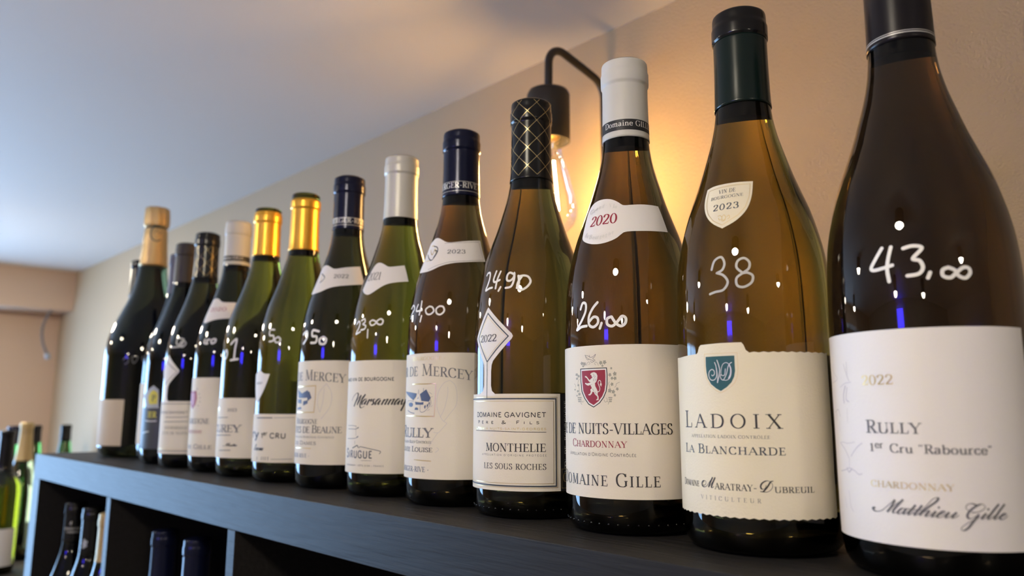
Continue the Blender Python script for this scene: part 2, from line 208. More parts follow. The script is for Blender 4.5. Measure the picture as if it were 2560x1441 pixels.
# ---------- drawing data: (degrees round the bottle, millimetres up)
DATA={
'rully':{
 'label':[('T','2022','B',0,4,-21.39,80.49,-0.58,80.49,4.11,'gold',0.14,0.06,0),
  ('T','Rully','R',0,5,-19.66,60.22,12.53,60.22,5.37,'grey',0.15,0.06,0),
  ('T','1','B',0,1,-18.9,52.55,-16.19,52.55,3.29,'grey',0.16,0.06,0),
  ('T','er','B',0,2,-15.13,53.94,-9.16,53.94,3.0,'grey',0.16,0.06,0),
  ('T','Cru "Rabource"','B',0,14,-6.05,52.36,47.63,52.36,3.52,'grey',0.16,0.03,0),
  ('T','CHARDONNAY','B',0,10,-19.77,37.88,26.39,37.88,2.54,'gold',0.14,0.06,0),
  ('L',[(-48.37,55.14),(-43.43,55.54),(-38.4,55.17),(-33.12,55.58),(-30.21,55.92)],0.25,'faint',1,0),
  ('L',[(-47.32,54.99),(-41.38,52.35),(-37.28,48.68)],0.41,'faint',1,0),
  ('L',[(-23.91,55.68),(-28.79,53.62),(-35.05,49.62)],0.41,'faint',1,0),
  ('L',[(-36.93,48.7),(-37.55,44.88)],0.25,'faint',1,0),
  ('L',[(-50.04,42.52),(-41.86,43.56),(-37.66,44.45),(-32.06,43.49),(-28.7,42.19),(-25.63,42.6)],0.41,'faint',1,0),
  ('L',[(-40.51,44.3),(-38.43,42.73),(-34.86,44.18)],0.66,'faint',1,0),
  ('L',[(-36.74,90.42),(-34.28,85.96),(-31.81,82.42)],0.33,'faint',1,0),
  ('L',[(-33.48,91.15),(-33.56,84.2)],0.33,'faint',1,0),
  ('L',[(-42.49,80.07),(-36.05,81.67),(-30.06,81.95)],0.25,'faint',1,0),
  ('L',[(-36.28,80.37),(-38.85,76.51),(-38.77,73.03)],0.74,'faint',1,0),
  ('L',[(-34.29,79.89),(-36.15,74.74),(-33.2,73.42)],0.5,'faint',1,0),
  ('L',[(-62.26,92.43),(-51.12,86.53),(-46.12,83.69),(-58.83,82.23)],0.25,'faint',1,0),
  ('L',[(-55.0,68.68),(-48.01,70.01),(-45.32,66.95)],0.41,'faint',1,0),
  ('L',[(-51.1,68.69),(-51.36,65.15)],0.33,'faint',1,0),
  ('L',[(-35.74,70.43),(-36.35,64.43)],0.25,'faint',1,0),
  ('L',[(-39.94,34.65),(-38.76,28.07),(-35.9,25.84)],0.25,'faint',1,0),
  ('L',[(-46.0,31.68),(-44.16,26.77)],0.25,'faint',1,0),
  ('L',[(-47.39,65.19),(-47.1,59.95)],0.17,'faint',1,0),
  ('L',[(-17.88,28.98),(-18.8,29.14),(-19.38,28.62),(-18.1,27.84),(-16.01,27.77),(-13.1,28.48),(-9.22,30.66),(-5.06,33.21)],0.86,'grey',2,0),
  ('L',[(-5.06,33.21),(-7.14,30.49),(-10.1,28.0)],0.86,'grey',2,0),
  ('L',[(-10.1,28.0),(-5.54,30.91),(-0.34,33.58)],0.86,'grey',2,0),
  ('L',[(-0.34,33.58),(-3.72,31.04),(-6.2,28.99),(-6.52,27.95),(-5.43,27.95),(-3.53,28.87)],0.86,'grey',2,0),
  ('L',[(0.44,29.91),(-1.25,30.03),(-3.09,29.05),(-3.94,28.06),(-3.0,27.74),(-1.17,28.57),(1.01,30.1)],0.86,'grey',2,0),
  ('L',[(1.01,30.1),(-0.42,28.62),(-0.73,27.82),(0.46,28.13),(2.48,29.42)],0.86,'grey',2,0),
  ('L',[(6.11,31.78),(3.76,29.81),(1.96,28.16),(2.31,27.72),(3.6,28.26),(4.95,29.27)],0.86,'grey',2,0),
  ('L',[(9.42,31.81),(7.22,29.86),(5.23,28.21),(5.39,27.69),(6.63,28.14),(7.93,28.98)],0.86,'grey',2,0),
  ('L',[(1.29,30.04),(5.41,29.9),(8.63,29.97)],0.86,'grey',2,0),
  ('L',[(8.16,29.15),(11.15,31.44),(14.57,34.2),(16.79,35.12),(17.72,34.78),(16.43,33.51),(13.55,31.87),(10.21,29.88),(7.6,27.82)],0.86,'grey',2,0),
  ('L',[(7.6,27.82),(9.72,29.08),(11.97,29.89),(12.51,29.54),(11.02,28.25),(10.95,27.64),(12.36,27.95),(14.23,29.17)],0.86,'grey',2,0),
  ('L',[(16.04,29.87),(14.32,28.27),(13.87,27.64),(15.05,27.78),(16.87,28.69)],0.86,'grey',2,0),
  ('L',[(16.84,28.39),(19.01,28.95),(20.63,29.84),(19.69,30.03),(17.68,29.04),(16.41,27.92),(17.13,27.5),(18.89,27.88),(21.13,29.18)],0.86,'grey',2,0),
  ('L',[(22.53,29.76),(21.05,28.43),(20.58,27.66),(21.74,27.71),(23.74,28.69),(25.97,29.81)],0.86,'grey',2,0),
  ('L',[(26.16,29.82),(24.29,28.41),(23.82,27.65),(25.17,27.85),(27.21,28.8)],0.86,'grey',2,0),
  ('P',[(-17.47,29.09),(-17.66,28.76),(-18.2,28.51),(-18.71,28.47),(-19.17,28.63),(-19.28,28.95),(-19.1,29.28),(-18.56,29.52),(-18.04,29.56),(-17.59,29.4)],'grey',0),
  ('P',[(18.22,31.39),(18.08,31.12),(17.77,30.95),(17.42,30.93),(17.14,31.08),(17.06,31.34),(17.2,31.62),(17.51,31.8),(17.87,31.81),(18.14,31.66)],'grey',0),
  ('L',[(32.17,30.58),(31.02,31.35),(30.97,32.2),(32.04,33.08),(33.73,33.38),(35.26,33.14),(36.34,32.79)],0.82,'grey',2,0),
  ('L',[(33.36,30.08),(35.28,30.02),(37.75,30.43),(40.0,31.41),(40.68,32.27),(39.92,33.05),(38.33,33.2),(36.3,32.52),(33.88,31.32),(32.08,30.01),(31.17,28.61),(31.69,27.77),(33.05,27.59),(34.61,28.17),(37.03,29.37)],0.82,'grey',2,0),
  ('L',[(37.16,29.37),(35.29,27.64),(33.23,25.81),(31.41,24.18),(29.52,23.17),(28.26,22.98),(27.66,23.53),(28.44,24.4),(30.45,25.53),(33.07,26.65),(35.24,27.33),(37.47,28.43)],0.82,'grey',2,0),
  ('L',[(40.97,29.73),(39.24,28.66),(38.4,27.92),(38.82,27.6),(40.28,28.15),(42.33,29.33)],0.82,'grey',2,0),
  ('L',[(48.19,33.31),(45.12,31.03),(42.61,28.9),(41.62,27.95),(41.96,27.54),(43.22,27.96),(45.74,29.14)],0.82,'grey',2,0),
  ('L',[(51.56,33.29),(48.53,31.03),(46.05,28.82),(45.01,27.97),(45.41,27.55),(46.88,28.08),(48.85,29.14)],0.82,'grey',2,0),
  ('L',[(47.83,28.4),(50.23,28.82),(51.98,29.43),(51.18,29.76),(49.54,29.23),(48.08,28.19),(48.63,27.56),(50.2,27.66),(52.72,28.79)],0.82,'grey',2,0),
  ('P',[(42.81,31.33),(42.68,31.07),(42.34,30.9),(41.91,30.91),(41.62,31.07),(41.57,31.32),(41.71,31.59),(42.05,31.75),(42.42,31.75),(42.7,31.6)],'grey',0)],
 'price':[('L',[(-2.17,139.18),(-6.37,134.73),(-9.34,131.1),(-7.67,129.89),(-1.81,130.33),(3.42,131.13)],1.52,'paint',1,0),
  ('L',[(3.22,139.16),(1.24,133.93),(0.35,129.38),(1.1,124.24)],1.52,'paint',1,0),
  ('L',[(10.15,137.94),(15.51,138.61),(20.14,137.35),(14.97,133.12),(18.44,131.97),(19.91,128.97),(17.42,126.41),(11.32,125.9)],1.52,'paint',1,0),
  ('L',[(23.4,126.61),(22.05,124.34)],1.52,'paint',1,0),
  ('L',[(33.18,128.4),(30.13,127.41),(30.04,124.9),(33.95,124.08),(37.65,126.32),(41.4,128.22),(44.34,127.85),(44.87,125.8),(41.96,123.77),(38.35,124.7),(36.62,127.05),(33.18,128.4)],1.52,'paint',1,0)],
 'capsule':[('L',[(-180,246.4),(-170,246.4),(-160,246.4),(-150,246.4),(-140,246.4),(-130,246.4),(-120,246.4),(-110,246.4),(-100,246.4),(-90,246.4),(-80,246.4),(-70,246.4),(-60,246.4),(-50,246.4),(-40,246.4),(-30,246.4),(-20,246.4),(-10,246.4),(0,246.4),(10,246.4),(20,246.4),(30,246.4),(40,246.4),(50,246.4),(60,246.4),(70,246.4),(80,246.4),(90,246.4),(100,246.4),(110,246.4),(120,246.4),(130,246.4),(140,246.4),(150,246.4),(160,246.4),(170,246.4),(180,246.4)],0.45,'silver',0,0),
  ('L',[(-180,247.4),(-170,247.4),(-160,247.4),(-150,247.4),(-140,247.4),(-130,247.4),(-120,247.4),(-110,247.4),(-100,247.4),(-90,247.4),(-80,247.4),(-70,247.4),(-60,247.4),(-50,247.4),(-40,247.4),(-30,247.4),(-20,247.4),(-10,247.4),(0,247.4),(10,247.4),(20,247.4),(30,247.4),(40,247.4),(50,247.4),(60,247.4),(70,247.4),(80,247.4),(90,247.4),(100,247.4),(110,247.4),(120,247.4),(130,247.4),(140,247.4),(150,247.4),(160,247.4),(170,247.4),(180,247.4)],0.27,'silver',0,0)],
},
'ladoix':{
 'label':[('T','Ladoix','R',0,6,-32.32,60.96,44.18,60.96,8.47,'ink',0.11,0.25,0),
  ('T','APPELLATION LADOIX CONTRÔLÉE','R',0,28,-24.99,56.08,35.99,56.08,1.47,'grey',0.11,0.12,0),
  ('T','La Blancharde','R',0,13,-33.68,48.41,46.01,48.41,4.46,'slate',0.13,0.1,0),
  ('T','Domaine','R',1,7,-35.02,31.74,-17.65,31.74,3.45,'ink',0.13,0.06,0),
  ('T','aratray-','R',0,8,-3.67,31.34,26.23,31.34,3.76,'ink',0.13,0.06,0),
  ('T','ubreuil','R',0,7,37.27,31.04,64.96,31.04,3.33,'ink',0.13,0.06,0),
  ('T','VITICULTEUR','R',0,11,-16.22,26.02,28.28,26.02,1.99,'grey',0.1,0.6,0),
  ('P',[(-8.33,97.96),(17.08,97.88),(17.21,93.7),(17.26,89.88),(16.45,85.71),(14.55,82.88),(11.13,80.64),(7.1,78.87),(4.2,78.08),(0.62,79.13),(-3.92,81.71),(-6.72,84.78),(-8.29,88.15),(-8.58,93.27)],'gold',0),
  ('P',[(-7.92,97.75),(16.8,97.66),(16.96,93.7),(16.98,89.89),(16.21,85.8),(14.27,83.02),(11.02,80.83),(7.12,79.12),(4.22,78.33),(0.82,79.36),(-3.65,81.9),(-6.41,84.87),(-7.91,88.13),(-8.15,93.25)],'cream',0),
  ('P',[(-7.08,96.37),(14.99,96.39),(14.98,92.22),(15.06,88.78),(14.2,85.93),(12.27,83.29),(8.96,81.04),(4.26,79.03),(0.71,80.38),(-3.26,82.57),(-5.87,85.54),(-6.81,88.5),(-7.23,92.04)],'teal',0),
  ('L',[(-2.61,87.22),(-1.67,86.71),(-0.22,87.55),(-0.39,89.11),(-2.09,89.89),(-4.12,89.01),(-4.86,87.27),(-4.04,85.31),(-2.15,84.49),(0.06,84.93),(1.46,86.54),(1.59,89.06),(1.15,91.79),(0.14,93.47)],0.43,'silver',1,0),
  ('L',[(2.22,94.38),(3.28,92.12),(4.01,89.39),(3.25,86.51),(1.99,83.25)],0.51,'silver',1,0),
  ('L',[(0.21,93.37),(1.69,90.22),(2.12,85.95),(1.8,83.26)],0.31,'silver',1,0),
  ('L',[(13.02,93.12),(11.34,92.3),(10.14,90.79),(9.13,87.93),(7.51,85.47),(6.07,84.43),(4.48,85.52),(4.48,87.06),(6.18,86.64),(7.64,87.19),(8.24,90.06)],0.39,'silver',1,0),
  ('L',[(6.07,84.53),(8.61,84.3),(10.87,85.22),(12.09,87.11),(12.27,89.98),(11.03,92.11),(8.85,93.03),(6.51,92.22),(5.25,89.94),(4.93,87.44),(6.17,86.55)],0.31,'silver',1,0),
  ('L',[(11.03,92.11),(12.02,89.98),(11.69,87.31),(10.34,85.23)],0.59,'silver',1,0),
  ('L',[(-14.0,32.78),(-12.64,32.7),(-11.22,33.45),(-11.18,34.62),(-12.82,34.94),(-14.5,34.1),(-14.8,32.57),(-13.06,31.84),(-10.73,32.31),(-8.38,34.1),(-4.98,36.92)],0.69,'ink',2,0),
  ('L',[(-4.98,36.92),(-7.22,34.33),(-8.83,31.92)],0.69,'ink',2,0),
  ('L',[(-8.83,31.92),(-5.7,34.24),(-2.94,36.94)],0.69,'ink',2,0),
  ('L',[(-2.94,36.94),(-5.16,34.11),(-6.26,32.4),(-5.61,31.85),(-4.12,32.51)],0.69,'ink',2,0),
  ('L',[(36.57,36.39),(34.79,35.97),(32.66,33.71),(30.57,31.93),(29.22,31.33),(27.92,31.47)],0.69,'ink',2,0),
  ('L',[(27.92,31.47),(29.87,31.27),(32.5,31.32),(34.75,32.32),(35.97,33.92),(35.42,35.5),(33.51,36.42),(31.53,36.31),(29.26,35.24),(28.29,33.78),(28.87,32.68),(30.4,32.64),(31.56,33.53),(31.84,34.57)],0.69,'ink',2,0)],
 'neck_label':[('P',[(-16.45,187.43),(-8.67,188.49),(12.71,188.44),(35.24,188.0),(33.13,179.62),(29.71,173.54),(25.04,169.23),(17.77,165.25),(7.58,162.5),(-0.95,165.62),(-8.41,170.04),(-13.81,175.84),(-16.52,182.42)],'cream',0),
  ('L',[(-12.91,186.11),(-1.05,186.71),(16.66,186.81),(32.34,186.48),(30.51,179.19),(26.69,173.18),(20.66,169.02),(7.39,164.4),(-1.32,167.65),(-8.24,172.55),(-11.52,177.59),(-13.03,182.98),(-12.91,186.11)],0.27,'gold',0,0),
  ('T','VIN DE','R',0,6,0.18,182.86,18.04,182.86,2.26,'slate',0.14,0.1,0),
  ('T','BOURGOGNE','R',0,9,-7.19,179.75,25.41,179.75,1.7,'slate',0.14,0.1,0),
  ('T','2023','B',0,4,-3.33,173.08,21.55,173.08,3.45,'slate',0.16,0.15,0),
  ('L',[(2.61,169.71),(5.13,169.93),(6.94,168.24),(4.63,167.48),(3.6,168.8)],0.36,'gold',1,0),
  ('L',[(6.85,169.05),(8.38,170.09),(10.09,168.43),(8.69,167.05),(6.71,167.76)],0.36,'gold',1,0),
  ('L',[(10.88,168.64),(12.8,169.48),(13.51,168.11),(11.76,167.35)],0.36,'gold',1,0),
  ('L',[(6.27,167.3),(7.97,166.52),(10.22,167.3)],0.36,'gold',1,0)],
 'capsule':[('T','Domaine','R',1,7,-40.51,250.64,15.74,250.64,2.83,'gold',0.15,0.06,0),
  ('T','D','X',0,1,-6.41,242.51,7.07,242.51,4.76,'gold',0.17,0.06,0),
  ('T','Dubreuil','R',1,8,9.45,243.15,60.47,243.15,3.59,'gold',0.15,0.06,0),
  ('L',[(-45.48,255.36),(-52.31,254.17)],0.56,'gold',2,0),
  ('T','Maratray-','R',6,9,-35.76,243.67,-11.81,243.67,3.6,'gold',0.16,0.06,0)],
 'price':[('L',[(-0.17,140.91),(2.16,145.4),(7.49,146.92),(10.06,143.54),(8.35,140.17),(4.01,138.79)],1.23,'chalk',1,0),
  ('L',[(4.01,138.79),(9.13,137.22),(12.29,133.56),(8.9,129.78),(2.86,129.07),(-1.72,128.27)],1.23,'chalk',1,0),
  ('L',[(23.45,137.49),(18.94,140.6),(19.87,144.01),(24.33,145.27),(27.92,143.02),(27.42,139.83),(23.47,137.71),(18.72,135.22),(18.99,131.45),(23.52,130.45),(28.77,132.5),(29.89,135.85),(26.52,137.57),(23.0,137.51)],1.23,'chalk',1,0)],
},
'gille':{
 'capsule':[('L',[(-180,248.9),(-170,248.9),(-160,248.9),(-150,248.9),(-140,248.9),(-130,248.9),(-120,248.9),(-110,248.9),(-100,248.9),(-90,248.9),(-80,248.9),(-70,248.9),(-60,248.9),(-50,248.9),(-40,248.9),(-30,248.9),(-20,248.9),(-10,248.9),(0,248.9),(10,248.9),(20,248.9),(30,248.9),(40,248.9),(50,248.9),(60,248.9),(70,248.9),(80,248.9),(90,248.9),(100,248.9),(110,248.9),(120,248.9),(130,248.9),(140,248.9),(150,248.9),(160,248.9),(170,248.9),(180,248.9)],7.2,'black',0,0),
  ('T','Domaine GILLE','B',0,12,-19.17,247.98,103.63,247.98,3.57,'white',0.13,0.06,0)],
 'label':[('T','CÔTE DE NUITS-VILLAGES','B',8,22,-12.05,56.19,71.34,56.19,5.96,'ink',0.14,0.04,0),
  ('T','Chardonnay','R',0,10,-21.18,48.72,33.28,48.72,4.32,'red',0.13,0.06,0),
  ('T',"Appellation d'Origine Contrôlée",'S',0,31,-26.1,43.82,40.21,43.82,1.83,'ink',0.085,0.06,0),
  ('T','Domaine Gille','R',1,13,-31.67,27.36,59.5,27.36,7.21,'ink',0.13,0.12,0),
  ('P',[(-8.88,93.75),(17.99,93.81),(18.39,89.67),(18.24,83.98),(17.23,80.02),(14.95,76.64),(11.31,73.53),(5.36,71.05),(-0.03,72.85),(-4.34,76.18),(-7.59,80.27),(-8.62,86.12)],'black',0),
  ('P',[(-7.85,93.27),(17.32,93.34),(17.65,89.68),(17.47,83.99),(16.54,80.17),(14.3,76.92),(10.76,73.88),(5.37,71.62),(0.57,73.28),(-3.5,76.47),(-6.49,80.4),(-7.63,86.1)],'white',0),
  ('P',[(-6.94,92.37),(16.47,92.55),(16.67,89.12),(16.42,84.0),(15.57,80.46),(13.41,77.35),(10.19,74.67),(5.39,72.47),(1.07,74.0),(-2.5,76.89),(-5.47,80.68),(-6.51,86.08)],'red',0),
  ('P',[(2.62,90.38),(4.07,91.07),(6.31,91.37),(8.49,90.69),(9.47,89.24),(9.24,87.52),(8.32,85.82),(6.63,84.69),(4.4,84.44),(2.41,84.04),(0.24,83.64),(-1.32,83.95),(-3.28,84.85),(-2.66,85.42),(-1.27,84.96),(1.39,85.21),(2.97,85.61),(1.48,85.78),(0.05,86.82),(-1.21,88.0),(-3.36,88.78),(-3.14,89.35),(-1.49,89.11),(0.35,87.83),(1.71,86.84),(3.23,87.63),(4.65,88.41),(3.32,89.36),(4.07,89.57),(2.8,89.89)],'lion',0),
  ('P',[(2.4,83.89),(6.89,84.98),(7.3,83.25),(8.71,81.52),(9.63,80.08),(9.33,78.37),(10.27,77.23),(10.21,75.38),(8.08,75.11),(8.02,75.59),(9.15,76.1),(9.05,77.24),(6.71,78.68),(5.78,79.97),(4.55,80.13),(3.77,78.99),(2.01,78.0),(0.12,78.16),(0.38,78.59),(1.96,79.01),(2.83,80.15),(2.29,81.3),(3.89,82.15),(3.11,83.31)],'lion',0),
  ('L',[(9.63,79.94),(11.04,80.49),(11.52,82.06),(10.61,83.78),(9.94,85.22),(10.91,86.49),(12.29,86.04),(12.48,84.9)],0.41,'lion',1,0),
  ('P',[(12.25,85.19),(13.37,84.46),(12.64,82.9),(11.47,84.2)],'lion',0),
  ('L',[(5.6,90.46),(6.28,89.3),(5.51,88.74)],0.21,'grey',1,0),
  ('L',[(7.51,89.27),(6.7,87.85)],0.21,'grey',1,0),
  ('L',[(6.02,87.57),(5.46,86.15)],0.21,'grey',1,0),
  ('L',[(7.91,87.54),(7.19,86.26)],0.21,'grey',1,0),
  ('L',[(4.29,90.49),(4.11,90.15)],0.21,'grey',1,0),
  ('L',[(4.62,81.85),(5.79,80.4)],0.21,'grey',1,0),
  ('L',[(6.76,80.11),(8.19,78.67)],0.21,'grey',1,0),
  ('P',[(-5.19,95.98),(-5.65,95.97),(-6.16,95.98),(-6.53,96.02),(-6.78,96.0),(-7.18,95.76),(-7.7,95.75),(-7.86,96.02),(-7.89,96.22),(-7.89,96.41),(-8.03,96.55),(-8.55,96.69),(-8.7,96.92),(-8.31,97.09),(-7.96,97.21),(-7.73,97.29),(-7.54,97.4),(-7.5,97.73),(-7.16,97.88),(-6.79,97.72),(-6.56,97.59),(-6.25,97.45),(-6.03,97.37),(-5.45,97.43),(-5.06,97.3),(-5.12,97.03),(-5.28,96.83),(-5.35,96.66),(-5.38,96.5),(-5.03,96.21)],'olive',0),
  ('P',[(-1.99,95.99),(-2.42,95.89),(-2.8,95.81),(-3.07,95.78),(-3.3,95.7),(-3.5,95.41),(-3.89,95.31),(-4.14,95.5),(-4.44,95.67),(-4.5,95.82),(-4.67,95.92),(-5.21,95.93),(-5.41,96.09),(-5.19,96.32),(-5.0,96.49),(-4.8,96.62),(-4.76,96.76),(-4.91,97.06),(-4.83,97.28),(-4.44,97.22),(-4.09,97.17),(-3.87,97.09),(-3.54,97.07),(-3.12,97.25),(-2.71,97.21),(-2.68,96.95),(-2.57,96.74),(-2.58,96.56),(-2.55,96.42),(-2.02,96.22)],'olive',0),
  ('P',[(-4.81,94.37),(-5.17,94.46),(-5.39,94.53),(-5.58,94.61),(-5.77,94.65),(-6.16,94.57),(-6.38,94.64),(-6.34,94.83),(-6.3,94.98),(-6.25,95.1),(-6.24,95.21),(-6.43,95.38),(-6.4,95.55),(-6.05,95.58),(-5.84,95.6),(-5.64,95.59),(-5.46,95.62),(-5.26,95.81),(-5.04,95.85),(-4.87,95.68),(-4.72,95.54),(-4.69,95.42),(-4.53,95.32),(-4.14,95.26),(-3.96,95.12),(-4.17,94.98),(-4.36,94.88),(-4.55,94.81),(-4.61,94.72),(-4.6,94.5)],'olive',0),
  ('P',[(14.26,96.02),(13.82,95.93),(13.46,95.87),(13.13,95.86),(12.87,95.79),(12.66,95.44),(12.23,95.35),(11.97,95.63),(11.85,95.84),(11.72,96.04),(11.62,96.18),(11.14,96.24),(10.94,96.47),(11.22,96.73),(11.45,96.92),(11.62,97.06),(11.78,97.22),(11.66,97.6),(11.88,97.83),(12.23,97.72),(12.52,97.63),(12.77,97.51),(13.02,97.46),(13.47,97.64),(13.85,97.55),(13.85,97.23),(13.9,96.97),(13.85,96.76),(13.88,96.58),(14.26,96.31)],'olive',0),
  ('P',[(17.86,96.54),(17.44,96.36),(17.09,96.23),(16.81,96.15),(16.56,96.03),(16.44,95.64),(16.08,95.47),(15.74,95.69),(15.48,95.87),(15.29,96.06),(15.13,96.17),(14.68,96.12),(14.41,96.31),(14.57,96.63),(14.69,96.88),(14.89,97.06),(14.94,97.25),(14.73,97.63),(14.82,97.92),(15.21,97.89),(15.53,97.86),(15.81,97.79),(16.02,97.8),(16.42,98.07),(16.88,98.06),(16.99,97.72),(17.11,97.45),(17.13,97.22),(17.22,97.04),(17.76,96.83)],'olive',0),
  ('P',[(14.51,94.06),(14.22,94.16),(14.04,94.24),(13.85,94.33),(13.72,94.37),(13.39,94.28),(13.15,94.36),(13.2,94.57),(13.26,94.74),(13.33,94.88),(13.35,95.0),(13.22,95.19),(13.25,95.38),(13.47,95.42),(13.69,95.44),(13.89,95.43),(14.0,95.47),(14.14,95.69),(14.39,95.73),(14.49,95.54),(14.62,95.38),(14.67,95.24),(14.75,95.14),(15.15,95.07),(15.28,94.91),(15.12,94.75),(14.93,94.64),(14.8,94.56),(14.71,94.46),(14.72,94.2)],'olive',0),
  ('P',[(-16.0,90.02),(-15.67,90.25),(-15.47,90.43),(-15.27,90.57),(-15.1,90.7),(-15.28,90.99),(-15.08,91.2),(-14.55,91.16),(-14.06,91.12),(-13.72,91.05),(-13.39,91.05),(-13.01,91.24),(-12.53,91.21),(-12.51,90.96),(-12.39,90.76),(-12.4,90.58),(-12.38,90.44),(-11.88,90.27),(-11.73,90.05),(-12.1,89.93),(-12.44,89.84),(-12.77,89.8),(-12.97,89.71),(-13.14,89.42),(-13.51,89.3),(-13.87,89.48),(-14.2,89.63),(-14.5,89.78),(-14.82,89.87),(-15.52,89.86)],'olive',0),
  ('P',[(-12.53,88.75),(-12.5,89.0),(-12.47,89.2),(-12.31,89.36),(-12.3,89.5),(-12.77,89.73),(-12.63,89.94),(-12.09,89.99),(-11.72,90.03),(-11.37,90.02),(-11.16,90.07),(-10.83,90.32),(-10.46,90.38),(-10.27,90.16),(-10.11,89.99),(-9.97,89.83),(-9.81,89.71),(-9.4,89.65),(-9.09,89.46),(-9.42,89.28),(-9.62,89.14),(-9.82,89.04),(-9.87,88.92),(-9.85,88.62),(-10.06,88.45),(-10.56,88.55),(-10.92,88.64),(-11.14,88.74),(-11.47,88.78),(-12.03,88.67)],'olive',0),
  ('P',[(-14.82,87.35),(-14.82,87.57),(-14.81,87.74),(-14.66,87.89),(-14.78,88.02),(-15.13,88.19),(-15.12,88.39),(-14.61,88.46),(-14.26,88.5),(-13.92,88.52),(-13.73,88.57),(-13.53,88.81),(-13.19,88.88),(-12.88,88.7),(-12.71,88.55),(-12.57,88.41),(-12.4,88.32),(-12.01,88.29),(-11.7,88.14),(-11.89,87.96),(-12.07,87.82),(-12.25,87.72),(-12.4,87.61),(-12.25,87.36),(-12.43,87.19),(-12.81,87.26),(-13.16,87.32),(-13.48,87.39),(-13.81,87.42),(-14.33,87.3)],'olive',0),
  ('P',[(22.46,92.81),(22.17,92.79),(21.97,92.78),(21.75,92.81),(21.61,92.78),(21.43,92.59),(21.19,92.57),(21.11,92.76),(21.06,92.9),(21.05,93.03),(21.0,93.13),(20.74,93.21),(20.68,93.37),(20.85,93.5),(20.98,93.6),(21.14,93.66),(21.22,93.75),(21.23,93.98),(21.36,94.11),(21.54,94.01),(21.71,93.92),(21.82,93.83),(21.94,93.78),(22.25,93.85),(22.45,93.77),(22.41,93.57),(22.37,93.42),(22.31,93.3),(22.3,93.18),(22.5,92.99)],'olive',0),
  ('P',[(20.32,88.49),(20.09,88.7),(19.87,88.87),(19.77,89.04),(19.59,89.15),(19.16,89.17),(18.98,89.34),(19.18,89.59),(19.4,89.78),(19.57,89.92),(19.66,90.07),(19.59,90.39),(19.73,90.61),(20.06,90.55),(20.28,90.49),(20.5,90.41),(20.66,90.39),(20.99,90.58),(21.29,90.54),(21.33,90.25),(21.35,90.03),(21.34,89.84),(21.39,89.68),(21.75,89.47),(21.82,89.22),(21.53,89.11),(21.25,89.03),(21.02,88.99),(20.81,88.91),(20.66,88.6)],'olive',0),
  ('P',[(25.64,89.13),(25.19,89.15),(24.82,89.18),(24.5,89.24),(24.25,89.23),(23.85,88.96),(23.5,88.96),(23.39,89.3),(23.36,89.56),(23.38,89.79),(23.34,89.97),(22.95,90.17),(22.89,90.45),(23.26,90.64),(23.5,90.77),(23.73,90.85),(23.92,90.97),(24.01,91.36),(24.27,91.54),(24.57,91.32),(24.78,91.14),(24.95,90.96),(25.17,90.85),(25.69,90.89),(26.01,90.72),(25.87,90.4),(25.76,90.15),(25.61,89.96),(25.55,89.77),(25.8,89.41)],'olive',0),
  ('P',[(25.96,86.99),(25.55,86.92),(25.25,86.87),(24.95,86.87),(24.74,86.81),(24.52,86.5),(24.18,86.42),(24.01,86.68),(23.86,86.88),(23.81,87.07),(23.71,87.2),(23.33,87.27),(23.19,87.48),(23.42,87.72),(23.59,87.89),(23.79,88.01),(23.89,88.15),(23.85,88.5),(24.02,88.71),(24.3,88.6),(24.56,88.51),(24.74,88.39),(24.96,88.35),(25.35,88.5),(25.7,88.41),(25.69,88.11),(25.67,87.88),(25.61,87.68),(25.63,87.52),(25.97,87.26)],'olive',0),
  ('P',[(23.4,87.29),(23.1,87.18),(22.82,87.1),(22.6,87.06),(22.44,86.98),(22.27,86.7),(22.03,86.59),(21.79,86.78),(21.65,86.93),(21.56,87.08),(21.41,87.17),(21.11,87.17),(20.92,87.33),(21.11,87.55),(21.22,87.72),(21.34,87.85),(21.4,87.99),(21.31,88.28),(21.4,88.48),(21.66,88.44),(21.9,88.39),(22.07,88.32),(22.27,88.31),(22.56,88.49),(22.88,88.46),(22.93,88.2),(22.96,88.01),(22.95,87.83),(23.0,87.69),(23.35,87.51)],'olive',0),
  ('P',[(23.21,83.53),(22.84,83.49),(22.52,83.48),(22.24,83.5),(22.04,83.46),(21.79,83.19),(21.46,83.14),(21.33,83.4),(21.22,83.61),(21.19,83.8),(21.12,83.93),(20.76,84.04),(20.67,84.26),(20.9,84.46),(21.13,84.6),(21.3,84.7),(21.4,84.82),(21.41,85.15),(21.59,85.34),(21.89,85.2),(22.12,85.08),(22.28,84.95),(22.46,84.89),(22.88,84.99),(23.2,84.88),(23.15,84.6),(23.11,84.39),(23.02,84.21),(23.01,84.05),(23.26,83.78)],'olive',0),
  ('P',[(25.05,81.16),(25.24,81.39),(25.37,81.57),(25.52,81.7),(25.59,81.84),(25.48,82.12),(25.61,82.33),(25.93,82.3),(26.19,82.26),(26.38,82.2),(26.54,82.2),(26.82,82.39),(27.05,82.37),(27.08,82.12),(27.1,81.93),(27.09,81.76),(27.13,81.62),(27.42,81.45),(27.49,81.24),(27.26,81.11),(27.05,81.03),(26.88,80.98),(26.75,80.89),(26.67,80.6),(26.44,80.49),(26.18,80.66),(26.01,80.8),(25.89,80.95),(25.7,81.03),(25.31,81.01)],'olive',0),
